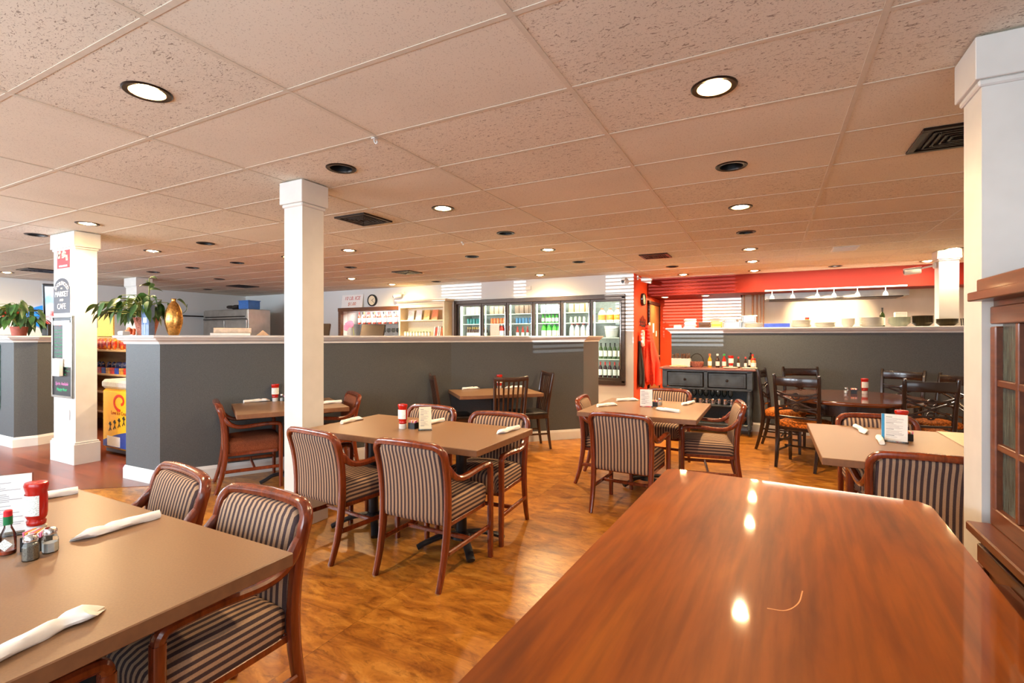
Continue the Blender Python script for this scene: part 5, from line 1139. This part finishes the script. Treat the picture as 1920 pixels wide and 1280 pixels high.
text('lettering', 'est', .035, M['cream'], t, (0, -.0185, 1.985), depth=.001); text('lettering', 'MARKET', .088, M['paper'], t, (0, -.0185, 1.915), depth=.001, sx=.98)
text('lettering', 'AND', .04, M['paper'], t, (0, -.0185, 1.848), depth=.001); text('lettering', 'CAFE', .09, M['paper'], t, (0, -.0185, 1.775), depth=.001)
t = thing('poster', 'small red poster high on the sign column', 'poster', (-7.15, SYc, 2.34))
bx('sheet', (0, -.001, 0), (.30, .003, .25), plain('poster_red', (206, 40, 44), .5, var=.12, scale=10), t, 0)
b = B(); random.seed(9)
for k in range(7): rbox(b, (random.uniform(-.11, .11), -.0035, random.uniform(-.02, .09)), (.028, .0006, .032), .0006, 3)
obj('printed_shapes', b, plain('poster_tones', (190, 140, 120), .6, var=.5, scale=40), t); b = B(); box(b, (0, -.0035, -.1), (.2, .001, .018)); obj('caption_strip', b, M['paper'], t)
t = thing('chalkboard', 'tall framed chalkboard with green chalk writing on the sign column', 'chalkboard', (-7.14, SYc, 1.205))
b = B(); fw = .022
for c, s in (((0, -.012, .455), (.50, .024, fw)), ((0, -.012, -.455), (.50, .024, fw)), ((-.239, -.012, 0), (fw, .024, .888)), ((.239, -.012, 0), (fw, .024, .888))): box(b, c, s, .003)
obj('frame', b, M['steel'], t); bx('slate', (0, -.006, 0), (.456, .01, .888), plain('slate_black', (30, 30, 36), .35), t, 0)
random.seed(31); G = [plain('chalk_green', (70, 190, 130), .8), plain('chalk_pink', (206, 130, 180), .8), plain('chalk_red', (214, 60, 50), .8)]
for r in range(13):
    b = B(); x_ = -.2; z = .30-.042*r; xe = .02 if r < 7 else random.uniform(.05, .2)
    while x_ < xe:
        pts = [(x_+.006*i, -.0122, z+random.uniform(-.011, .011)) for i in range(random.randint(4, 9))]; sweep(b, pts, .0018, .0006, seg=4, up=(0, 1, 0)); x_ = pts[-1][0]+.016
    obj('chalk_writing', b, G[0], t, 0)
b = B(); x_ = -.18
while x_ < .05:
    pts = [(x_+.007*i, -.0122, .36+random.uniform(-.014, .014)) for i in range(5)]; sweep(b, pts, .003, .0006, seg=4, up=(0, 1, 0)); x_ = pts[-1][0]+.014
obj('chalk_writing', b, G[2], t, 0)
text('chalk_writing', 'Spirits Available', .052, G[1], t, (-.02, -.0122, -.31), depth=.0006, sx=.95, shear=.3); text('chalk_writing', 'Happy Hour', .05, G[0], t, (-.02, -.0122, -.375), depth=.0006, shear=.2)
bx('paper_menu', (.105, -.0135, .135), (.19, .002, .50), M['paper'], t, 0, label='white paper sheet'); bx('paper_menu', (-.02, -.016, .385), (.40, .002, .05), M['paper'], t, 0, label='white paper strip')
t2 = thing('leaflet_holder', 'small white leaflet box fixed to the chalkboard', 'holder', (-7.17, SYc-.026, 1.085)); bx('pocket', (0, -.02, 0), (.17, .04, .20), M['white'], t2, .004)
t = thing('wall_outlet', 'small white outlet low on the kitchen half wall, behind the lattice-back chairs', 'outlet', (.108, 8.3195, .43)); bx('plate', (0, -.003, 0), (.075, .006, .12), M['white'], t, .002)
for z in (-.025, .025): bx('socket', (0, -.0066, z), (.03, .002, .03), M['cream'], t, 0)
t = thing('wall_outlet', 'white outlet plate low on the sign column', 'outlet', (-7.03, SYc, .55)); bx('plate', (0, -.003, 0), (.075, .006, .12), M['white'], t, .002)
for z in (-.025, .025): bx('socket', (0, -.0066, z), (.03, .002, .03), M['cream'], t, 0)

# ------------------------------------------------------------------ shop side: freezer, shelving, screen, beer sign, refrigerator
t = thing('ice_cream_freezer', 'yellow ice cream chest freezer behind the sign column', 'freezer', (-6.89, 3.36, 0))
YEL = plain('freezer_yellow', (244, 186, 20), .35, var=.03)
bx('cabinet', (0, 0, .435), (.80, .62, .73), YEL, t, .03); bx('lid', (0, 0, .855), (.82, .64, .11), plain('freezer_grey_lid', (176, 178, 180), .3), t, .03)
bx('plinth', (0, 0, .05), (.74, .56, .05), M['black'], t)
def flat(poly, y0, y1):
    b = B(); a = [b.verts.new((x_, y0, z)) for x_, z in poly]; c = [b.verts.new((x_, y1, z)) for x_, z in poly]; n = len(poly); b.faces.new(a); b.faces.new(c[::-1])
    for i in range(n): b.faces.new((a[i], a[(i+1) % n], c[(i+1) % n], c[i]))
    return b
def heart_ring(cx, cz, s, w):
    b = B(); pts = []
    for k in range(33):
        u = -.35*PI+2.0*PI*k/32*.93; r = s*(.35+.65*k/32); pts.append((cx+r*math.cos(u)*1.1, -.313, cz+r*.72*math.sin(u)))
    sweep(b, pts, w, .002, seg=6, up=(0, 1, 0)); return b
LR = plain('logo_red', (206, 40, 20), .4); obj('swirl_logo', heart_ring(.03, .655, .15, .018), LR, t)
text('lettering', 'Love Ice Cream', .062, plain('lettering_red', (150, 44, 20), .5), t, (.02, -.3115, .515), depth=.001)
b = flat([(-.37, .10)]+[(-.37+.74*k/12, .17+.14*math.sin(PI*k/24)) for k in range(13)]+[(.37, .10)], -.312, -.309); obj('blue_wave', b, plain('freezer_blue', (40, 70, 150), .4), t, 0)
bx('white_panel', (-.12, -.3125, .17), (.30, .002, .12), M['paper'], t, 0)
SIL = plain('silhouette_black', (24, 24, 20), .5)
for k in range(4):
    b = B(); cx = -.20+.105*k; cz = .30+.035*k*.8
    lathe(b, [(0, -.0015), (.018, -.0015), (.018, .0015), (0, .0015)], m=Matrix.Translation((cx, -.3125, cz+.085)) @ Matrix.Rotation(PI/2, 4, 'X'), seg=12)
    for p in ([(cx, cz+.07), (cx, cz+.03)], [(cx, cz+.03), (cx-.03, cz-.01)], [(cx, cz+.03), (cx+.025, cz)], [(cx, cz+.06), (cx-.03, cz+.08)], [(cx, cz+.06), (cx+.03, cz+.075)]): sweep(b, [(q[0], -.3125, q[1]) for q in p], .008, .0015, seg=5, up=(0, 1, 0))
    obj('child_silhouette', b, SIL, t)
t = thing('snack_shelf', 'wooden shop shelving with a yellow board back, full of crisp packets', 'shelf', (-9.45, 4.05, 0)); SHW = wood('light_shelf_wood', (206, 150, 84), (226, 176, 112), .5, 0, 'x')
for z in (.30, .60, .87, 1.235): bx('shelf_board', (0, 0, z-.012), (2.7, .55, .03), SHW, t, .003)
for x_ in (-1.36, 1.36): bx('side_panel', (x_, 0, .72), (.03, .56, 1.44), SHW, t)
bx('back_panel', (0, .28, .72), (2.7, .02, 1.44), SHW, t, 0); bx('header_board', (-.93, .28, 1.63), (.86, .02, .40), plain('yellow_board', (232, 196, 92), .6), t, 0)
def bag():
    b = B(); rbox(b, (0, 0, .085), (.065, .03, .085), .03, 5, lambda v: (v.x*(1+.06*math.sin(30*v.z)), v.y*max(.12, 1-(abs(v.z)/.09)**4), v.z)); return b
x = N('red_orange_packet'); f = x.noise(x.coord(), 18, 3); x.set(.3, base=x.ramp(f, [(.35, (150, 22, 14)), (.5, (214, 66, 20)), (.65, (244, 170, 50))]), spec=.6); M['bagr'] = x.m
x = N('navy_packet'); f = x.noise(x.coord(), 20, 3); x.set(.3, base=x.ramp(f, [(.4, (24, 30, 70)), (.56, (50, 60, 110)), (.66, (220, 160, 100))]), spec=.6); M['bagb'] = x.m
KA = Kind(tag(obj('crisp_packet', bag(), M['bagr'], smooth=60), '', 'packet', 'red crisp packets on the shop shelf')); KBb = Kind(tag(obj('crisp_packet', bag(), M['bagb'], smooth=60), '', 'packet', 'navy crisp packets on the shop shelf'))
random.seed(14)
for k in range(17): KA.put((-10.72+.15*k, 3.84+random.uniform(-.02, .02), 1.238), random.uniform(-.4, .4), 'red and orange crisp packet on the top board of the shop shelf')
for k in range(16): KBb.put((-10.72+.16*k, 3.97+random.uniform(-.02, .02), .873), random.uniform(-.4, .4), 'navy crisp packet on the second board of the shop shelf')
bcol = [((206, 50, 30), 'red'), ((40, 70, 160), 'blue'), ((226, 140, 40), 'orange')]
KX3 = []
for i, (c, n_) in enumerate(bcol):
    b = B(); box(b, (0, 0, .045), (.11, .07, .09), .003); KX3.append(Kind(tag(obj('snack_box', b, plain('snackbox%d' % i, c, .4, var=.25, scale=25)), '', 'box', n_+' snack boxes on the shop shelf')))
for k in range(20): KX3[k % 3].put((-10.73+.13*k, 3.83, .873), 0, bcol[k % 3][1]+' snack box before the navy packets on the shop shelf')
# television and beer sign
t = thing('television', 'wall television with a bright picture, mostly hidden by the sign column', 'television', (-8.80, 3.31, 1.86), R(28)); t.rotation_euler = (R(8), 0, R(60))
bx('bezel', (0, 0, 0), (.58, .06, .62), M['black'], t, .01)
x = N('television_picture'); f = x.noise(x.coord((1, 1, 1)), 3, 3); c = x.ramp(f, [(.35, (120, 180, 236)), (.5, (236, 236, 240)), (.6, (210, 60, 50))]); x.set(.2, base=(10, 10, 10)); x.l(c, x.b.inputs['Emission Color']); x.b.inputs['Emission Strength'].default_value = 1.2
bx('screen', (0, -.031, 0), (.52, .003, .55), x.m, t, 0)
b = B(); sweep(b, [(0, .03, 0), (0, .2, .2), (0, .2, .7)], .03, seg=8, up=(1, 0, 0)); obj('ceiling_mount', b, M['black'], t)
t = thing('beer_sign', 'blue oval beer sign with white script, left of the sign column', 'sign', (XL+.001, 4.78, 1.86), R(90))
b = B(); lathe(b, [(0, 0), (.5, 0), (.5, .05), (.46, .06), (0, .06)], m=Matrix.Rotation(PI/2, 4, 'X'), seg=40, sx=.80, sy=.5); obj('panel', b, emit('sign_blue', (24, 120, 214), .5), t)
text('lettering', 'Bud', .27, emit('sign_white', (240, 244, 250), .7), t, (0, -.063, .02), depth=.004, shear=.25)
t = thing('refrigerator', 'stainless steel commercial refrigerator in the far left corner', 'refrigerator', (-12.09, 7.92, 0))
bx('body', (0, .02, 1.055), (1.78, .60, 2.11), M['steel'], t, .008); bx('grille', (0, -.29, 1.98), (1.76, .03, .22), M['steel'], t)
b = B(); box(b, (0, -.308, 1.93), (1.6, .01, .025)); box(b, (0, -.308, 1.87), (1.76, .012, .02)); obj('grille_slot', b, M['bronze'], t)
for s in (-1, 1): d = bx('door', (s*.44, -.30, 1.0), (.86, .03, 1.68), M['steel'], t, .006); bx('handle', (s*.08, -.335, 1.1), (.02, .03, .3), M['chrome'], d)
b = B(); rbox(b, (0, 0, .10), (.19, .16, .10), .015, 4); box(b, (0, 0, .205), (.4, .34, .02), .006); tag(obj('blue_cool_box', b, M['blue'], loc=(-11.42, 7.82, 2.11)), 'blue cool box on top of the steel refrigerator', 'cool box')
random.seed(6); b = B()
for k in range(7): rbox(b, (random.uniform(-.2, .2), random.uniform(-.05, .05), random.uniform(.03, .1)), (.10, .07, .04), .04, 3)
tag(obj('dark_bundle', b, plain('dark_cloth', (44, 38, 34), .9), loc=(-11.95, 7.8, 2.105)), 'dark bundle of cloth beside the blue cool box on the refrigerator', 'bundle')
b = B(); box(b, (XL+.04, 6.5, 1.98), (.08, 5.2, .03), .004); struct('trim_3', b, M['bronze'])

# ------------------------------------------------------------------ right edge: cherry cabinet with glass panels, bench
t = thing('glazed_cabinet', 'cherry wood cabinet with textured glass panels at the right edge, before the white column', 'cabinet', (0, 0, 0))
H = M['hutch']; y0, y1 = 1.15, 2.553; L = y1-y0; ym = (y0+y1)/2
bx('ledge', (.86, ym-.0, .69), (.345, L, .036), H, t, .005)
b = B(); box(b, (.87, ym, .336), (.28, L-.02, .672)); obj('base', b, H, t)
b = B()
for k in range(3):
    yy = y1-.03-.46*k-.22
    for c, s in (((.724, yy, .60), (.022, .44, .07)), ((.724, yy, .06), (.022, .44, .07)), ((.724, yy+.19, .33), (.022, .06, .47)), ((.724, yy-.19, .33), (.022, .06, .47))): box(b, c, s, .004)
obj('panel_door', b, H, t)
# glazed screen: stiles, rails, bars, panes
b = B()
for c, s in (((.78, ym, .742), (.04, L-.0, .07)), ((.78, ym, 1.513), (.04, L, .068)), ((.78, y1-.025, 1.12), (.04, .05, .70))): box(b, c, s, .004)
obj('frame', b, H, t)
y = y1-.05; PW, MB_ = .155, .026; b = B(); panes = []
while y-PW > y0:
    box(b, (.78, y-PW-MB_/2, 1.128), (.03, MB_, .702), .003); panes.append(y-PW/2); y -= PW+MB_
for z in (1.013, 1.254): box(b, (.78, ym, z), (.028, L, .026), .003)
obj('glazing_bars', b, H, t)
for yy in panes:
    for za, zb in ((.777, 1.0), (1.026, 1.241), (1.267, 1.479)): bx('pane', (.785, yy, (za+zb)/2), (.006, PW, zb-za), M['reed_glass'], t, 0)
bx('frieze', (.80, ym, 1.557), (.06, L, .03), H, t, .003); bx('cornice', (.86, ym, 1.585), (.335, L, .034), H, t, .003, label='lower cornice board'); bx('cornice', (.865, ym-.02, 1.627), (.30, L, .048), H, t, .003, label='upper cornice board')
t = thing('wooden_bench', 'dark wooden bench end between the cherry table and the glazed cabinet', 'bench', (.66, 1.55, 0))
bx('seat', (-.01, 0, .585), (.13, 1.36, .03), wood('dark_bench_wood', (70, 32, 16), (98, 50, 28), .35, .3, 'y'), t, .006)
for y_ in (-.6, .6): bx('support', (-.01, y_, .285), (.10, .04, .57), H, t)
